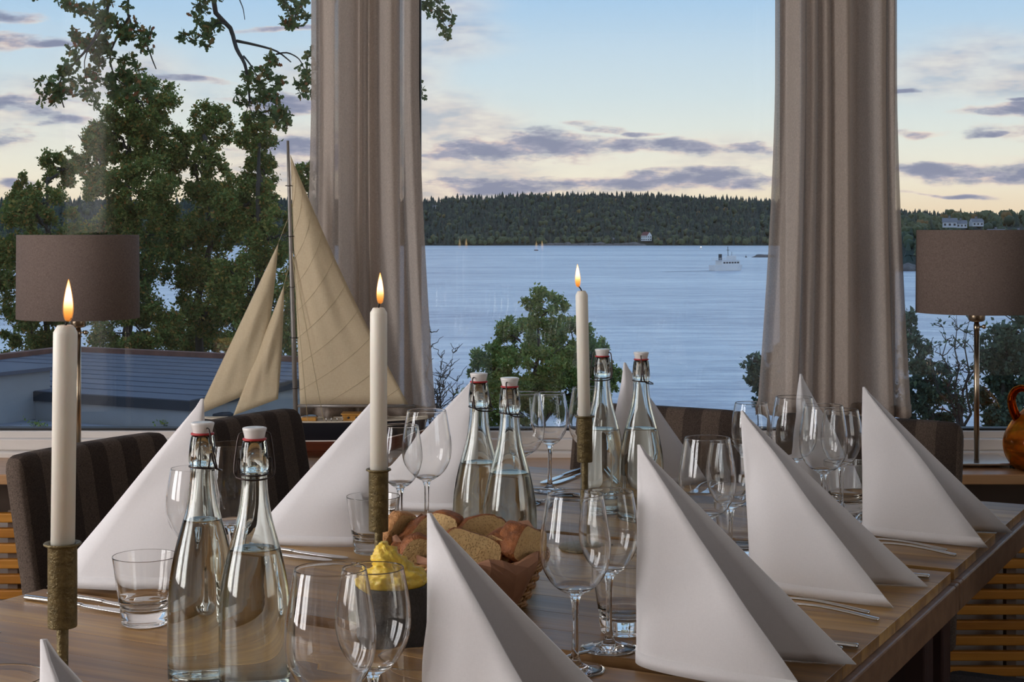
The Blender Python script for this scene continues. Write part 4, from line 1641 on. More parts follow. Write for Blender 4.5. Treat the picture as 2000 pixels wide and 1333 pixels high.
FT = {'c': 'dark spruce in the shoreline belt of the far wooded hill', 'b': 'green leafy tree in the shoreline belt of the far wooded hill', 'a': 'yellow autumn tree in the shoreline belt of the far wooded hill'}
for s in single:
    x, q, t, sz = s
    kd, k = species(t, q)
    o = bpy.data.objects.new('far_tree', tree_me[kd, k])
    h = (15 if kd == 'c' else 13) * sz
    wd = 1.0 if kd == 'c' else 1.15
    o.scale = (h * wd, h * wd, h)
    o.location = (x, hilly(x, q) + 6, hillz(x, q) - .5)
    o.rotation_euler = (0, 0, t * 60)
    COL.objects.link(o)
    tag(o, FT[kd], 'tree', {'c': 'far shoreline spruces', 'b': 'far shoreline leafy trees', 'a': 'far shoreline autumn trees'}[kd])
for kd, mm, lab in (('c', M_spruce, 'dense dark spruce forest covering the far hill'), ('b', M_birch, 'leafy trees scattered through the far hill forest'), ('a', M_autumn, 'yellow autumn trees scattered through the far hill forest')):
    Va, Fa, base = [], [], 0
    for s in spots:
        if id(s) in sid:
            continue
        x, q, t, sz = s
        k_, k = species(t, q)
        if k_ != kd:
            continue
        tv = np.array([tuple(v) for v in TPL[k][0]])
        h = (17 if kd == 'c' else 13) * sz
        a = t * 60
        R = np.array([[math.cos(a), -math.sin(a), 0], [math.sin(a), math.cos(a), 0], [0, 0, 1]])
        Va.append(tv @ R.T * h * np.array([1.1, 1.1, 1]) + np.array([x, hilly(x, q) + 6, hillz(x, q) - .5]))
        Fa.append(np.array(TPL[k][1]) + base)
        base += len(tv)
    o = link('forest', npmesh('forest', np.concatenate(Va), np.concatenate(Fa)), mm, smooth=False)
    tag(o, lab, 'forest', kind='stuff')

# shore rocks in front of the far trees, and a skerry
def rock(name, loc, sx, sy, sz, label, seed, group=None):
    bm = bmesh.new()
    bmesh.ops.create_icosphere(bm, subdivisions=3, radius=1)
    for v in bm.verts:
        v.co *= 1 + .28 * mnoise.noise(v.co * 1.6 + Vector((seed, 0, 0))) + .1 * mnoise.noise(v.co * 4 + Vector((seed, 3, 0)))
        v.co = Vector((v.co.x * sx, v.co.y * sy, v.co.z * sz))
    me = bpy.data.meshes.new(name)
    bm.to_mesh(me)
    bm.free()
    o = link(name, me, M_rock, None, loc, smooth=False)
    return tag(o, label, 'rock', group)


dsk = F * 24 / (503 - HY)
rock('skerry', ((1492 - 1000) / F * dsk, dsk, WZ), 11, 6, 3.2, 'low rocky islet beside the right curtain', 2)
for k, px in enumerate(range(1060, 1260, 16)):
    rock('shore_rock', ((px - 1000) / F * SHORE, hilly((px - 1000) / F * SHORE, 0) - 2, WZ + .5), 9 + k % 3 * 3, 6, 3 + k % 4, 'grey rock along the far waterline left of the white house', k, 'rocks along the far waterline')

# right-hand headland with houses
HD = F * 24 / (530 - HY)


def headz(x, q):
    return WZ + 30.0 * (1 - (1 - q) ** 1.6) + 2.5 * mnoise.noise(Vector((x * .02, q * 2, 5))) + (2.0 if q > .05 else 0)


V, Fs = [], []
XS2 = np.linspace(238, 600, 60)
for j in range(14):
    q = j / 12
    for x in XS2:
        edge = min(1, max(0, (x - 238) / 30))
        V.append((x, HD + 12 * mnoise.noise(Vector((x * .03, 0, 9))) + 260 * q + (1 - edge) * 60, WZ - 2 if j == 0 else (headz(x, min(1, q)) - WZ) * edge + WZ - 1))
for j in range(13):
    for i in range(59):
        p = j * 60 + i
        Fs.append((p, p + 1, p + 61, p + 60))
struct('headland', (V, Fs), M_hill, smooth=True)
head_me = {}
for k, tp in enumerate([conifer_tpl(11), conifer_tpl(12), conifer_tpl(13), round_tpl(14, 3), round_tpl(15, 3)]):
    for mm, nm_ in ((M_spruce, 'c'), (M_birch, 'b'), (M_autumn, 'a')):
        me = mesh(tp, 'headland_tree')
        me.materials.append(mm)
        head_me[nm_, k] = me
rr = random.Random(5)
for k in range(110):
    q = rr.uniform(.03, .8) if k % 3 == 0 else rr.uniform(.7, 1.0)
    x = rr.uniform(246, 280) * (1 + q * .2) if k % 3 == 0 else rr.uniform(258, 395) * (1 + q * .22)
    if 258 < x / (HD + 260 * q) * HD < 272 and q < .04:
        continue
    t = rr.random()
    kd, kk = ('b', 3 + k % 2) if t < .55 else (('c', k % 3) if t < .95 else ('a', 3))
    o = bpy.data.objects.new('headland_tree', head_me[kd, kk])
    h = rr.uniform(8, 12.5) * (1.15 if kd == 'c' else 1)
    o.scale = (h * 1.1, h * 1.1, h)
    o.location = (x, HD + 8 + 260 * q, headz(x, q) - 1.2)
    o.rotation_euler = (0, 0, t * 50)
    COL.objects.link(o)
    tag(o, {'c': 'dark conifer on the wooded headland behind the right lamp', 'b': 'green leafy tree on the wooded headland behind the right lamp', 'a': 'yellowing tree on the wooded headland behind the right lamp'}[kd], 'tree',
        {'c': 'headland conifers', 'b': 'headland leafy trees', 'a': 'headland yellowing trees'}[kd])
# the rest of the headland wood, outside and beyond the part in view
Va, Fa, base = [], [], 0
for k in range(420):
    q = rr.uniform(.04, 1.0)
    x = rr.uniform(262, 560) * (1 + q * .05)
    tv = np.array([tuple(v) for v in TPL[k % 5][0]])
    h = rr.uniform(7, 11)
    Va.append(tv * h * np.array([1.1, 1.1, 1]) + np.array([x, HD + 8 + 260 * q, headz(x, q) - 1.2]))
    Fa.append(np.array(TPL[k % 5][1]) + base)
    base += len(tv)
o = link('headland_wood', npmesh('headland_wood', np.concatenate(Va), np.concatenate(Fa)), M_birch, smooth=False)
tag(o, 'mixed wood covering the headland behind the right lamp', 'wood', kind='stuff')
for k in range(9):
    x = 236 + k * 12
    rock('headland_rock', (x, HD + 12 * mnoise.noise(Vector((x * .03, 0, 9))) - 1 + max(0, (245 - x)) * 1.2, WZ + .3), 8, 5, 3.4 + k % 3, 'grey shore rock at the foot of the headland', k + 30, 'rocks at the foot of the headland')


def house(name, loc, w, d, h, rh, rz, wall, roofm, label, win=3, floors=2):
    e = empty(name, loc, rz, label, 'house')
    ob('wall', box(-w / 2, w / 2, -d / 2, d / 2, 0, h), wall, e, smooth=False)
    V = [(-w / 2 - .4, -d / 2 - .4, h), (w / 2 + .4, -d / 2 - .4, h), (w / 2 + .4, d / 2 + .4, h), (-w / 2 - .4, d / 2 + .4, h), (-w / 2 - .4, 0, h + rh), (w / 2 + .4, 0, h + rh)]
    ob('roof', (V, [(0, 1, 5, 4), (2, 3, 4, 5), (0, 3, 2, 1)]), roofm, e, smooth=False)
    ob('gable', ([(w / 2, -d / 2, h), (w / 2, d / 2, h), (w / 2, 0, h + rh * .93), (-w / 2, -d / 2, h), (-w / 2, d / 2, h), (-w / 2, 0, h + rh * .93), (w / 2 + .45, -d / 2, h), (w / 2 + .45, d / 2, h), (w / 2 + .45, 0, h + rh * .93)], [(0, 1, 2), (3, 5, 4), (6, 7, 8)]), wall, e, smooth=False)
    fh = h / floors
    for f in range(floors):
        for k in range(win):
            xx = -w / 2 + w * (k + .5) / win
            ob('window', box(xx - w / win * .22, xx + w / win * .22, -d / 2 - .08, -d / 2 + .02, f * fh + fh * .35, f * fh + fh * .75), M_darkwin, e, smooth=False)
        for k in range(2):
            yy = -d / 2 + d * (k + .5) / 2
            ob('window', box(w / 2 - .02, w / 2 + .08, yy - d * .1, yy + d * .1, f * fh + fh * .35, f * fh + fh * .75), M_darkwin, e, smooth=False)
    ob('chimney', box(-.8, .4, -.6, .6, h + rh * .6, h + rh + 1.4), roofm, e, smooth=False)
    return e


hxp = (1261 - 1000) / F * (SHORE + 30)
house('white_villa', (hxp, SHORE + 14, EYE - (471 - HY) / F * (SHORE + 14)), 15, 14, 10, 7, -.75, M_bwhite, M_redroof, 'white house with red roof on the far shore')
house('red_cottage', ((1196 - 1000) / F * (SHORE + 20), SHORE + 26, WZ + 6), 12, 9, 5, 4, .2, M_redroof, M_farroof, 'small reddish cottage on the far shore left of the white house', 2, 1)
for k, (px, py, w, h) in enumerate(((848, 403, 14, 4), (866, 407, 16, 4), (881, 410, 14, 4))):
    dd = SHORE + 330
    house('hillside_house', ((px - 1000) / F * dd, dd - 35, EYE - (py + 5 - HY) / F * dd), w, 9, h, 2.5, -.1, M_bwhite, M_farroof,
          ('leftmost', 'middle', 'rightmost')[k] + ' of three pale houses high on the far hill beside the left curtain', 3, 1)
for k, (px, py, w, h, lab) in enumerate(((1825, 432, 12, 6, 'pale house with sloping roof high on the headland'), (1846, 433, 9, 5, 'small gabled pale house on the headland right of the sloping roof'), (1875, 430, 10, 5, 'white gabled house among headland trees'), (1912, 447, 18, 4, 'long low grey-roofed building just above the right lamp shade'), (1955, 447, 18, 3.5, 'low white building above the right side of the lamp shade'))):
    dd = HD + 150
    house('headland_house', ((px - 1000) / F * dd, dd - 40, EYE - (py + 13 - HY) / F * dd), w * .8, 6, h * .6, h * .5, -.25 + .2 * k, M_farwhite, M_farroof, lab, 3, 1)

# ferry
fd = F * 24 / (529 - HY)
fx = (1419 - 1000) / F * fd
fe = empty('passenger_ferry', (fx, fd, WZ), .62, 'white passenger ferry crossing the water', 'ferry')
fe.scale = (1.12, 1.12, 1.25)
Lh = 11.0
secs = [(-Lh, 2.9), (-Lh * .6, 3.1), (0, 3.1), (Lh * .5, 2.7), (Lh * .85, 1.3), (Lh, .1)]
V, Fs = [], []
for x, w in secs:
    for (yy, zz) in ((-w, 3.2), (-w * .86, 0), (w * .86, 0), (w, 3.2)):
        V.append((x + (zz / 3.2) * (1.2 if x > 5 else 0), yy, zz - .3))
for i in range(len(secs) - 1):
    for k in range(4):
        l = (k + 1) % 4
        Fs.append((i * 4 + k, i * 4 + l, i * 4 + 4 + l, i * 4 + 4 + k))
Fs += [(0, 1, 2, 3), tuple(len(V) - 4 + k for k in (3, 2, 1, 0))]
ob('hull', (V, Fs), M_bwhite, fe, smooth=False)
ob('saloon', box(-Lh * .55, Lh * .72, -2.7, 2.7, 2.9, 5.2), M_bwhite, fe, smooth=False)
for s in (-1, 1):
    for k in range(6):
        xx = -Lh * .45 + k * 2.1
        ob('window', box(xx, xx + 1.5, s * 2.72 - .04, s * 2.72 + .04, 3.7, 4.5), M_darkwin, fe, smooth=False)
ob('upper_deck', box(-Lh * .8, Lh * .62, -2.8, 2.8, 5.2, 5.4), M_farwhite, fe, smooth=False)
wh = ob('wheelhouse', box(Lh * .18, Lh * .5, -2.0, 2.0, 5.4, 7.6), M_bwhite, fe, smooth=False)
ob('wheelhouse_window', box(Lh * .5 - .02, Lh * .5 + .06, -1.8, 1.8, 6.3, 7.2), M_darkwin, wh, smooth=False)
ob('funnel', box(-Lh * .5, -Lh * .38, -.7, .7, 5.4, 8.4), M_fascia, fe, smooth=False)
ob('mast', join(tube([(1.2, 0, 7.4), (1.0, 0, 12.2)], .16, 6), tube([(1.0, -1.2, 10.4), (1.0, 1.2, 10.4)], .1, 5), tube([(4.0, 0, 7.6), (4.0, 0, 9.6)], .1, 5)), M_fascia, fe, smooth=False)
for s in (-1, 1):
    for k in range(9):
        xx = -Lh * .8 + k * 1.6
        ob('rail_post', box(xx - .05, xx + .05, s * 2.7 - .05, s * 2.7 + .05, 5.4, 6.5), M_bwhite, fe, smooth=False)
    ob('railing', join(*[box(-Lh * .8, Lh * .36, s * 2.7 - .05, s * 2.7 + .05, z, z + .1) for z in (5.9, 6.45)]), M_bwhite, fe, smooth=False)
M_foam = plain('white_wake_foam', srgb(232, 236, 242), .7, var=.25, vscale=.35)
M_wakedark = plain('disturbed_wake_water', srgb(120, 128, 150), .5, var=.3, vscale=.15)


def wake(name, pts, w0, w1, mat, parent, z):
    V, Fs = [], []
    for i, (x, y) in enumerate(pts):
        t = i / (len(pts) - 1)
        a = Vector(pts[min(i + 1, len(pts) - 1)]) - Vector(pts[max(i - 1, 0)])
        nn = Vector((-a.y, a.x)).normalized() * (w0 + (w1 - w0) * t) / 2
        k = 1 + .5 * mnoise.noise(Vector((x * .3, y * .3, 2)))
        V += [(x + nn.x * k, y + nn.y * k, z), (x - nn.x * k, y - nn.y * k, z)]
    for i in range(len(pts) - 1):
        Fs.append((2 * i, 2 * i + 1, 2 * i + 3, 2 * i + 2))
    return ob(name, (V, Fs), mat, parent, smooth=False)


wake('wake', [(-Lh - t * 38, 2.5 * math.sin(t * 2.4) - t * 4) for t in np.linspace(0, 1, 24)], 6.5, 2.0, M_wakedark, fe, .06)
for s_ in (-1, 1):
    wake('bow_wave', [(Lh * .7 - t * 22, s_ * (1.6 + t * 5)) for t in np.linspace(0, 1, 14)], 1.4, .5, M_foam, fe, .09)

# small boats and a buoy


def motorboat(px, py, L_, label, cabin=True):
    d = F * 24 / (py - HY)
    e = empty('motor_boat', ((px - 1000) / F * d, d, WZ), 2.6, label, 'boat')
    V, Fs = [], []
    sc = [(-1, .32), (-.3, .36), (.4, .28), (1, .02)]
    for x, w in sc:
        for (yy, zz) in ((-w, .42), (-w * .6, 0), (w * .6, 0), (w, .42)):
            V.append((x * L_ / 2, yy * L_ / 2, (zz + (.12 if x > .5 and zz > 0 else 0)) * L_ / 2 - .15))
    for i in range(3):
        for k in range(4):
            l = (k + 1) % 4
            Fs.append((i * 4 + k, i * 4 + l, i * 4 + 4 + l, i * 4 + 4 + k))
    Fs += [(0, 1, 2, 3), (15, 14, 13, 12)]
    ob('hull', (V, Fs), M_bwhite if cabin else M_fascia, e, smooth=False)
    if cabin:
        ob('cabin', rbox(-.2 * L_, .18 * L_, -.12 * L_, .12 * L_, .2 * L_, .42 * L_, .05), M_bwhite, e, smooth=False)
        lm, ln = newmat('boat_lamp')
        outp(ln, ln.add('ShaderNodeEmission', {0: (1, .88, .7, 1), 1: 5.0}).outputs[0])
        ob('lamp', xf(lathe(smoothprof([(0, -.7), (.5, -.5), (.7, 0), (.5, .5), (0, .7)], 2), 10), Matrix.Translation((0, 0, .5 * L_))), lm, e)
    else:
        ob('cabin', rbox(-.25 * L_, .1 * L_, -.1 * L_, .1 * L_, .18 * L_, .34 * L_, .05), M_farwhite, e, smooth=False)


motorboat(1369, 487, 6.5, 'small white motor boat with a lit lamp near the far shore')
motorboat(1047, 490, 6.0, 'tiny dark motor boat on the water left of the far candle', False)
bd = F * 24 / (503 - HY)
bu = empty('buoy', ((1457 - 1000) / F * bd, bd, WZ), 0, 'tiny dark buoy between the ferry and the rocky islet', 'buoy')
ob('float', lathe([(0, -.4), (1.0, -.2), (1.1, .5), (.4, 1.0), (0, 1.0)], 12), M_fascia, bu)
ob('topmark', tube([(0, 0, .9), (0, 0, 2.6)], .22, 6), M_fascia, bu)

# neighbouring flat-roofed building at the lower left
RD = 2.6


def RP(px, py, drop=RD):
    d = F * drop / (py - HY)
    return Vector(((px - 1000) / F * d, d, EYE - drop))


A, B, C, D = RP(35, 762), RP(370, 783), RP(575, 742), RP(-40, 707)
C = B + (C - B) * 1.9
D2 = A + (C - B)
A2 = A + (A - B) * 1.2
D3 = A2 + (C - B)
nb = empty('flat_roof_building', (B.x, B.y, gz(B.y)), 0, 'grey flat-roofed building outside the left window', 'building')
b_ = Vector((B.x, B.y, gz(B.y)))


def prism(pts, z0, z1):
    n_ = len(pts)
    V = [(p.x, p.y, z0) for p in pts] + [(p.x, p.y, z1) for p in pts]
    Fs = [tuple(range(n_))[::-1], tuple(range(n_, 2 * n_))] + [(i, (i + 1) % n_, n_ + (i + 1) % n_, n_ + i) for i in range(n_)]
    return V, Fs


q4 = [p - b_ for p in (A2, B, C, D3)]
zt = EYE - RD - b_.z
cen = sum(q4, Vector()) / 4
grow = lambda k: [cen + (p - cen) * k for p in q4]
ob('wall', prism(grow(.985), 0, zt - .16), M_render, nb, smooth=False)
ob('fascia', prism(grow(1.0), zt - .165, zt - .012), M_fascia, nb, smooth=False)
ob('roof', prism(grow(.992), zt - .012, zt), M_roofgrey, nb, smooth=False)
dirC = (C - B).normalized()
dirA = (A2 - B).normalized()
for a, b in ((D3, C), (A2, D3)):
    pa, pb = a - b_, b - b_
    nn = (pb - pa).normalized().cross(Vector((0, 0, 1))) * .12
    ob('parapet', prism([pa + nn, pb + nn, pb - nn, pa - nn], zt, zt + .10), M_rust, nb, smooth=False)
# standing seams on the roof felt
for k in range(1, 10):
    pa = q4[0].lerp(q4[3], k / 10)
    pb = q4[1].lerp(q4[2], k / 10)
    nn = (pb - pa).normalized().cross(Vector((0, 0, 1))) * .012
    ob('roof_seam', prism([pa + nn, pb + nn, pb - nn, pa - nn], zt, zt + .012), M_roofgrey, nb, smooth=False)
for px, py in ((375, 812), (432, 814)):
    p = RP(px, py, RD + .36) - b_
    ob('vent_hood', xf(rbox(-.18, .18, -.12, .12, 0, .2, .02), Matrix.Translation((p.x, p.y, zt - .5)) @ Matrix.Rotation(.4, 4, 'Z')), M_fascia, nb, smooth=False)
# lower pale annex roof in front
an = empty('annex', (B.x, B.y - 3, gz(B.y)), 0, 'low annex with pale sheet roof in front of the grey building', 'building')
zl = EYE - RD - .47 - gz(B.y)
a_ = Vector((B.x, B.y - 3, gz(B.y)))
qa4 = [A2 - dirC * 9 - a_, B + dirA * -6.0 - dirC * 9 - a_, B + dirA * -6.0 + dirC * 1.5 - a_, A2 + dirC * 1.5 - a_]
# keep the annex clear of the main block
qa4 = [A2 - dirC * 9 - a_, B - dirC * 9 - dirA * 7 - a_, B - dirA * 7 - dirC * .06 - a_, A2 - dirC * .06 - a_]
cen2 = sum(qa4, Vector()) / 4
ob('wall', prism([cen2 + (p - cen2) * .99 for p in qa4], 0, zl - .08), M_render, an, smooth=False)
for k in range(34):
    t0, t1 = k / 34, (k + 1) / 34 - .001
    pts = [qa4[0].lerp(qa4[3], t0), qa4[1].lerp(qa4[2], t0), qa4[1].lerp(qa4[2], t1), qa4[0].lerp(qa4[3], t1)]
    ob('roof_sheet', prism([Vector((p.x, p.y, 0)) for p in pts], zl - .08, zl + (.004 if k % 2 else 0)), M_roofpale, an, smooth=False)
# plant hut at the far left of the roof
hp_ = RP(-60, 800, RD + .3)
hu = empty('roof_hut', (hp_.x, hp_.y, EYE - RD - .47), math.atan2(-dirA.y, -dirA.x), 'small grey roof hut with louvre openings at the left edge', 'hut')
ob('wall', box(-1.4, .9, -1.1, .9, 0, .78), M_render, hu, smooth=False)
ob('roof', box(-1.5, .98, -1.2, 1.0, .78, .84), M_roofgrey, hu, smooth=False)
for k in range(4):
    f = ob('louvre', box(-.95 + k * .45, -.62 + k * .45, -1.12, -1.09, .42, .66), M_fascia, hu, smooth=False)


# ================================================================== TREES NEAR THE HOUSE
WEEDS = [(66, 836, 'low weed at the left end of the annex roof, nearest the left edge'), (84, 841, 'low weed on the annex roof just left of the near candle'), (322, 838, 'tiny weed on the annex roof beside the left napkin tip')]

def rand_rot(n_):
    q = RNG.normal(size=(n_, 4))
    q /= np.linalg.norm(q, axis=1)[:, None]
    w, x, y, z = q.T
    return np.stack([1 - 2 * (y * y + z * z), 2 * (x * y - z * w), 2 * (x * z + y * w), 2 * (x * y + z * w), 1 - 2 * (x * x + z * z), 2 * (y * z - x * w), 2 * (x * z - y * w), 2 * (y * z + x * w), 1 - 2 * (x * x + y * y)], 1).reshape(-1, 3, 3)


LEAF = np.array([(0, 0, 0), (.32, .30, .10), (1, 0, 0), (.32, -.30, .10)])
LEAFF = np.array([(0, 3, 2, 1)])
OAK = np.array([(0, 0, 0), (.12, .12, .0), (.24, .10, .01), (.34, .26, .04), (.48, .14, .02), (.60, .34, .06), (.74, .16, .02), (.88, .22, .04), (1, 0, 0),
                (.88, -.22, .04), (.74, -.16, .02), (.60, -.34, .06), (.48, -.14, .02), (.34, -.26, .04), (.24, -.10, .01), (.12, -.12, 0)])
OAKF = np.array([(0, 15, 14, 13, 12, 11, 10, 9, 8, 7, 6, 5, 4, 3, 2, 1)])


def foliage(points, size, tpl=LEAF, tf=LEAFF):
    n_ = len(points)
    R = rand_rot(n_)
    s = size * RNG.uniform(.6, 1.25, size=n_)
    V = np.einsum('nij,kj->nki', R, tpl) * s[:, None, None] + points[:, None, :]
    Fa = (np.arange(n_) * len(tpl))[:, None, None] + tf[None]
    return V.reshape(-1, 3), Fa.reshape(-1, tf.shape[1])


def blob_points(c, r, n_, nsub):
    """clustered leaf positions inside an ellipsoid."""
    d = RNG.normal(size=(nsub, 3))
    d /= np.linalg.norm(d, axis=1)[:, None]
    sub = d * (RNG.uniform(.25, 1, size=(nsub, 1)) ** .45)
    k = RNG.integers(0, nsub, n_)
    p = sub[k] + RNG.normal(size=(n_, 3)) * RNG.uniform(.045, .13, size=(nsub, 1))[k]
    return np.array(c)[None] + p * np.array(r)[None]


def wobble(a, b, n_, amp, r):
    pts = []
    for i in range(n_ + 1):
        t = i / n_
        p = Vector(a).lerp(Vector(b), t)
        k = math.sin(PI * t) * amp
        pts.append(p + Vector((r.uniform(-k, k), r.uniform(-k, k), r.uniform(-k, k) * .6)))
    return pts


def tree(name, d, base_px, blobs, dens, leaf, mat, label, trunk_r=.16, group=None, seed=1, cat='tree', sub=44, extra=0):
    r = random.Random(seed)
    m = d / F
    bx_ = (base_px - 1000) * m
    z0 = gz(d)
    e = empty(name, (bx_, d, z0), 0, label, cat, group)
    org = Vector((bx_, d, z0))
    top = min(b[1] - b[3] * .3 for b in blobs)
    tp = PX(sum(b[0] for b in blobs[:2]) / 2, top + 30, d)
    tp = Vector((tp.x * .5 + bx_ * .5, d, tp.z))
    tr = wobble((0, 0, -.1), tp - org, 7, .25, r)
    ob('trunk', tube(tr, [trunk_r * (1 - .8 * i / 7) for i in range(8)], 8), M_bark, e)
    P = []
    for (px, py, rx, ry) in blobs:
        dd = d + r.uniform(-1.2, 1.2)
        c = PX(px, py, dd)
        R = (rx * m, (rx + ry) / 2 * m * .9, ry * m)
        P.append(blob_points(c - org, R, int(dens * rx * ry), sub))
        # branch from the trunk up into this part of the crown
        tgt = c - org
        zz_ = max(.6, tgt.z - R[2] * .6 - abs(tgt.x) * .5)
        st = tr[-1]
        for a, b in zip(tr, tr[1:]):
            if a.z <= zz_ <= b.z:
                st = a.lerp(b, (zz_ - a.z) / max(1e-6, b.z - a.z))
                break
        if tr[0].z < zz_ < tr[-1].z or True:
            ob('branch', tube(wobble(st, tgt, 5, .16, r), [trunk_r * .42 * (1 - .16 * i) for i in range(6)], 6), M_bark, e)
        for _ in range(3 + extra):
            v = Vector((r.uniform(-1, 1) * R[0], r.uniform(-1, 1) * R[1], r.uniform(-.2, 1) * R[2])) * .85
            ob('twig', tube(wobble(tgt - v * .2, tgt + v, 4, .1, r), [trunk_r * .16 * (1 - .2 * i) + .004 for i in range(5)], 5), M_bark, e)
    V, Fa = foliage(np.concatenate(P), leaf)
    o = link('foliage', npmesh('foliage', V, Fa), mat, e, smooth=False)
    o['kind'] = 'stuff'
    return e


G1 = 'leafy trees beyond the flat roof'
tree('leafy_tree', 46, 95, [(60, 395, 50, 55), (118, 330, 38, 42), (95, 450, 85, 70), (40, 540, 70, 80), (130, 560, 70, 80), (60, 650, 80, 60)], 2.0, .115, M_leaf, 'leafy tree at the far left edge behind the left lamp', group=G1, seed=2)
tree('leafy_tree', 42, 250, [(275, 205, 70, 62), (230, 265, 70, 60), (310, 285, 70, 60), (255, 370, 90, 62), (180, 300, 34, 60), (265, 460, 100, 80), (220, 570, 90, 85), (270, 650, 90, 60)], 2.0, .105, M_leaf, 'tallest leafy tree, left of the model boat, reaching up to the hanging oak branches', .2, G1, 3)
tree('leafy_tree', 44, 400, [(412, 250, 42, 52), (385, 330, 58, 60), (425, 420, 70, 70), (365, 490, 66, 70), (420, 575, 80, 85), (385, 660, 80, 55)], 2.0, .11, M_leaf, 'leafy tree in the middle of the clump left of the model boat', .18, G1, 4)
tree('leafy_tree', 40, 505, [(500, 262, 40, 42), (515, 335, 40, 48), (480, 400, 66, 60), (528, 465, 46, 60), (475, 550, 66, 80), (540, 610, 40, 70), (500, 670, 66, 45)], 2.0, .105, M_leaf, 'leafy tree directly behind the model boat jib sails', .18, G1, 5)
tree('leafy_tree', 50, 610, [(598, 345, 24, 32), (592, 430, 40, 55), (600, 530, 44, 80), (600, 650, 50, 70)], 2.0, .115, M_leaf, 'leafy tree half hidden by the left curtain', .15, G1, 6)
tree('leafy_tree', 38, 1062, [(1068, 610, 50, 46), (1008, 662, 50, 42), (1112, 668, 52, 60), (962, 722, 50, 50), (1050, 720, 78, 66), (1158, 700, 34, 44), (1190, 735, 26, 34), (1110, 770, 90, 50), (980, 790, 80, 50)], 2.2, .09, M_leafy, 'round green tree standing before the water behind the middle bottles', .13, None, 7)
tree('leafy_bush', 36, 1510, [(1472, 708, 22, 16), (1488, 738, 26, 26), (1468, 742, 14, 10), (1505, 770, 30, 40), (1520, 720, 20, 40)], .8, .12, M_needle, 'small dark tree peeping out left of the right curtain', .06, None, 8, 'tree')
tree('evergreen_tree', 34, 1965, [(1985, 650, 42, 44), (1950, 700, 46, 60), (2000, 730, 60, 70), (1945, 790, 50, 60), (1990, 820, 60, 50)], 1.0, .12, M_needle, 'dense dark evergreen behind the pole of the right lamp', .12, 'trees outside the right window', 9)
tree('evergreen_tree', 36, 1800, [(1778, 640, 14, 40), (1790, 695, 34, 40), (1815, 745, 44, 40), (1785, 780, 44, 50), (1840, 800, 44, 36)], .75, .12, M_needle, 'dark evergreen bush between the right curtain and the right lamp', .1, 'trees outside the right window', 10)


def bare_tree(name, d, base, tips, label, seed, leaves=0, r0=.05):
    r = random.Random(seed)
    z0 = gz(d)
    bx_ = (base - 1000) / F * d
    e = empty(name, (bx_, d, z0), 0, label, 'tree')
    org = Vector((bx_, d, z0))
    P = []
    t0 = PX(base, 860, d) - org
    ob('trunk', tube(wobble((0, 0, -.1), t0, 4, .05, r), [r0 * 1.3, r0 * 1.2, r0 * 1.1, r0, r0], 7), M_bark, e)
    for px, py in tips:
        tip = PX(px, py, d + r.uniform(-.8, .8)) - org
        pts = wobble(t0, tip, 7, .16, r)
        ob('branch', tube(pts, [r0 * (.8 - .1 * i) for i in range(8)], 6), M_bark, e)
        for i in range(2, 8):
            for _ in range(3):
                dv = Vector((r.uniform(-1, 1), r.uniform(-.6, .6), r.uniform(.15, 1))) * r.uniform(.25, .62) * (1.15 - i * .08)
                q = wobble(pts[i], pts[i] + dv, 4, .05, r)
                ob('twig', tube(q, [.011, .010, .009, .007, .005], 4, caps=False), M_bark, e)
                for k in range(leaves):
                    p = q[r.randrange(1, 5)]
                    P.append(tuple(p + Vector((r.uniform(-.04, .04), r.uniform(-.04, .04), r.uniform(-.04, .04)))))
    if P:
        V, Fa = foliage(np.array(P), .10)
        o = link('foliage', npmesh('foliage', V, Fa), M_needle, e, smooth=False)
        o['kind'] = 'stuff'


bare_tree('bare_tree', 33, 1880, [(1842, 640), (1868, 615), (1895, 620), (1815, 690), (1912, 660), (1850, 720)], 'nearly bare branching tree left of the right lamp pole', 4, 3, .045)
bare_tree('bare_shrub', 34, 848, [(842, 650), (862, 700), (885, 690), (872, 740), (893, 745), (855, 760)], 'bare shrub at the right foot of the left curtain', 6, 0, .03)

# ------------------------------------------------------------------ big oak leaning over the house, branches hanging into view
OD = 14.0
M3 = lambda px, py, dd=0.0: PX(px, py, OD + dd)
ot = Vector((-7.2, OD + .5, gz(OD)))
oak = empty('oak_tree', ot, 0, 'old oak whose leafy branches hang down from the top of the window', 'tree')
rk = random.Random(8)
lim0 = Vector((-7.0, OD + .5, 4.2))
ob('trunk', tube(wobble((0, 0, -.2), lim0 - ot, 5, .1, rk), [.34, .30, .27, .24, .2, .17], 12), M_bark, oak)
lim = [lim0, Vector((-5.2, OD, 4.55)), Vector((-3.6, OD - .2, 4.7)), Vector((-2.4, OD, 4.5)), Vector((-1.2, OD, 4.35)), Vector((-.2, OD + .2, 4.1))]
lim = [Vector(p) for p in smoothprof([tuple(p) for p in lim], 4)]
ob('limb', tube([p - ot for p in lim], [.16 - .006 * i for i in range(len(lim))], 10), M_bark, oak)


def near(p):
    return min(lim, key=lambda q: (q - p).length)


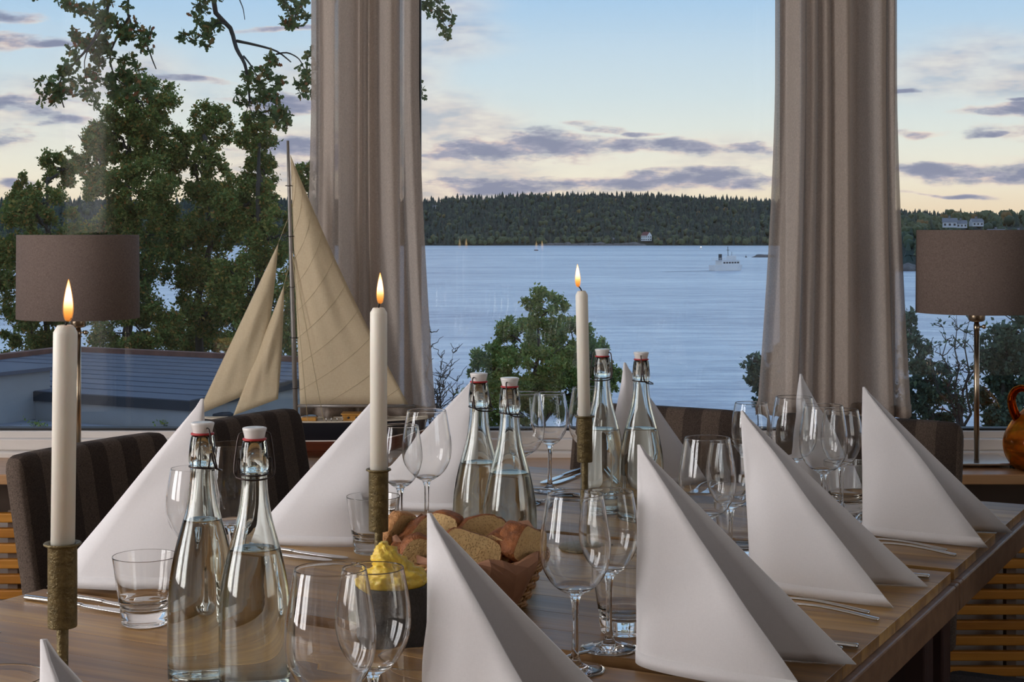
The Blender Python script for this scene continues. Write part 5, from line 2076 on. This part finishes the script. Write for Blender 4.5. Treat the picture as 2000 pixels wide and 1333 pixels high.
BR = [  # polylines in photo pixels with a starting radius in metres
    ([(415, -12), (450, 55), (462, 95), (478, 125), (484, 160), (488, 200)], .040),
    ([(463, 80), (500, 88), (540, 100), (568, 121)], .022), ([(540, 106), (560, 103), (580, 112), (590, 125), (600, 150)], .013),
    ([(476, 110), (488, 125), (500, 145), (520, 175)], .014), ([(488, 200), (482, 215), (476, 232)], .008), ([(486, 205), (492, 222), (497, 240)], .007),
    ([(443, 47), (425, 45), (405, 60), (385, 75)], .012), ([(468, 0), (475, 18), (478, 38)], .009),
    ([(250, -10), (254, 40), (262, 60), (283, 80), (298, 118), (305, 135)], .020), ([(215, -10), (200, 50), (175, 90), (140, 130), (115, 165), (125, 210)], .026),
    ([(200, 40), (180, 80), (165, 120), (170, 160)], .012), ([(254, 30), (230, 70), (215, 110), (225, 150), (250, 170)], .018),
    ([(590, -10), (580, 20), (575, 45)], .014), ([(840, -10), (850, 20), (870, 50)], .012), ([(600, 130), (598, 165), (600, 195)], .010), ([(120, -8), (135, 5), (125, 12)], .01)]
for pl, r0 in BR:
    pts = [M3(x, y, rk.uniform(-.25, .25)) for x, y in pl]
    if pl[0][1] < 0:
        pts = [near(pts[0])] + pts
    pts = [Vector(p) - ot for p in smoothprof([tuple(p) for p in pts], 3)]
    ob('branch', tube(pts, [max(.0035, r0 * .66 * (1 - .7 * i / len(pts))) for i in range(len(pts))], 7), M_bark, oak)
LB = [(150, 12, 34, 14), (205, 25, 50, 28), (232, 60, 28, 30), (180, 60, 36, 30), (160, 95, 36, 26), (215, 100, 36, 30), (265, 70, 30, 26), (283, 85, 18, 22), (140, 130, 22, 22), (108, 165, 34, 22), (95, 190, 22, 16),
      (130, 185, 20, 20), (165, 165, 24, 26), (200, 150, 30, 26), (250, 130, 26, 30), (240, 165, 40, 24), (270, 175, 34, 26), (180, 195, 14, 14), (120, 5, 20, 10),
      (395, 30, 26, 26), (400, 60, 24, 20), (368, 75, 22, 12), (405, 78, 14, 12), (425, 45, 10, 14),
      (520, 130, 24, 22), (530, 155, 24, 20), (500, 175, 40, 20), (525, 200, 32, 26), (545, 225, 26, 26), (480, 190, 26, 14), (515, 225, 22, 16), (550, 240, 16, 14), (490, 150, 14, 14),
      (560, 8, 44, 18), (585, 38, 26, 24), (600, 130, 18, 24), (592, 165, 16, 28), (605, 185, 10, 20), (845, 12, 28, 18), (868, 38, 22, 26), (820, 180, 8, 14), (560, 35, 14, 18), (875, 65, 12, 10)]
LB += [(x_, -75 + 25 * math.sin(x_ * .05), 62, 46) for x_ in range(-260, 900, 62)]          # leaves along the limb above the view
P = []
for (px, py, rx, ry) in LB:
    m = OD / F
    c = M3(px, py, rk.uniform(-.3, .3)) - ot
    P.append(blob_points(c, (rx * m, (rx + ry) / 2 * m, ry * m), int(.16 * rx * ry) + 10, 9))
V, Fa = foliage(np.concatenate(P), .062, OAK, OAKF)
o = link('foliage', npmesh('foliage', V, Fa), M_oakleaf, oak, smooth=False)
o['kind'] = 'stuff'

# small weeds rooted on the annex roof
for px, py, lab in WEEDS:
    dw = F * (RD + .47) / (py - HY)
    e = empty('weed_plant', ((px - 1000) / F * dw, dw, EYE - RD - .47), 0, lab, 'plant', 'weeds on the annex roof')
    ob('stem', join(*[tube(wobble((0, 0, 0), (rk.uniform(-.08, .08), rk.uniform(-.04, .04), rk.uniform(.06, .12)), 4, .01, rk), .004, 5) for _ in range(4)]), M_bark, e)
    V, Fa = foliage(RNG.normal(size=(26, 3)) * np.array([.07, .05, .025]) + np.array([0, 0, .09]), .055)
    o = link('leaf_tuft', npmesh('leaf_tuft', V, Fa), M_leafy, e, smooth=False)
    o['kind'] = 'stuff'
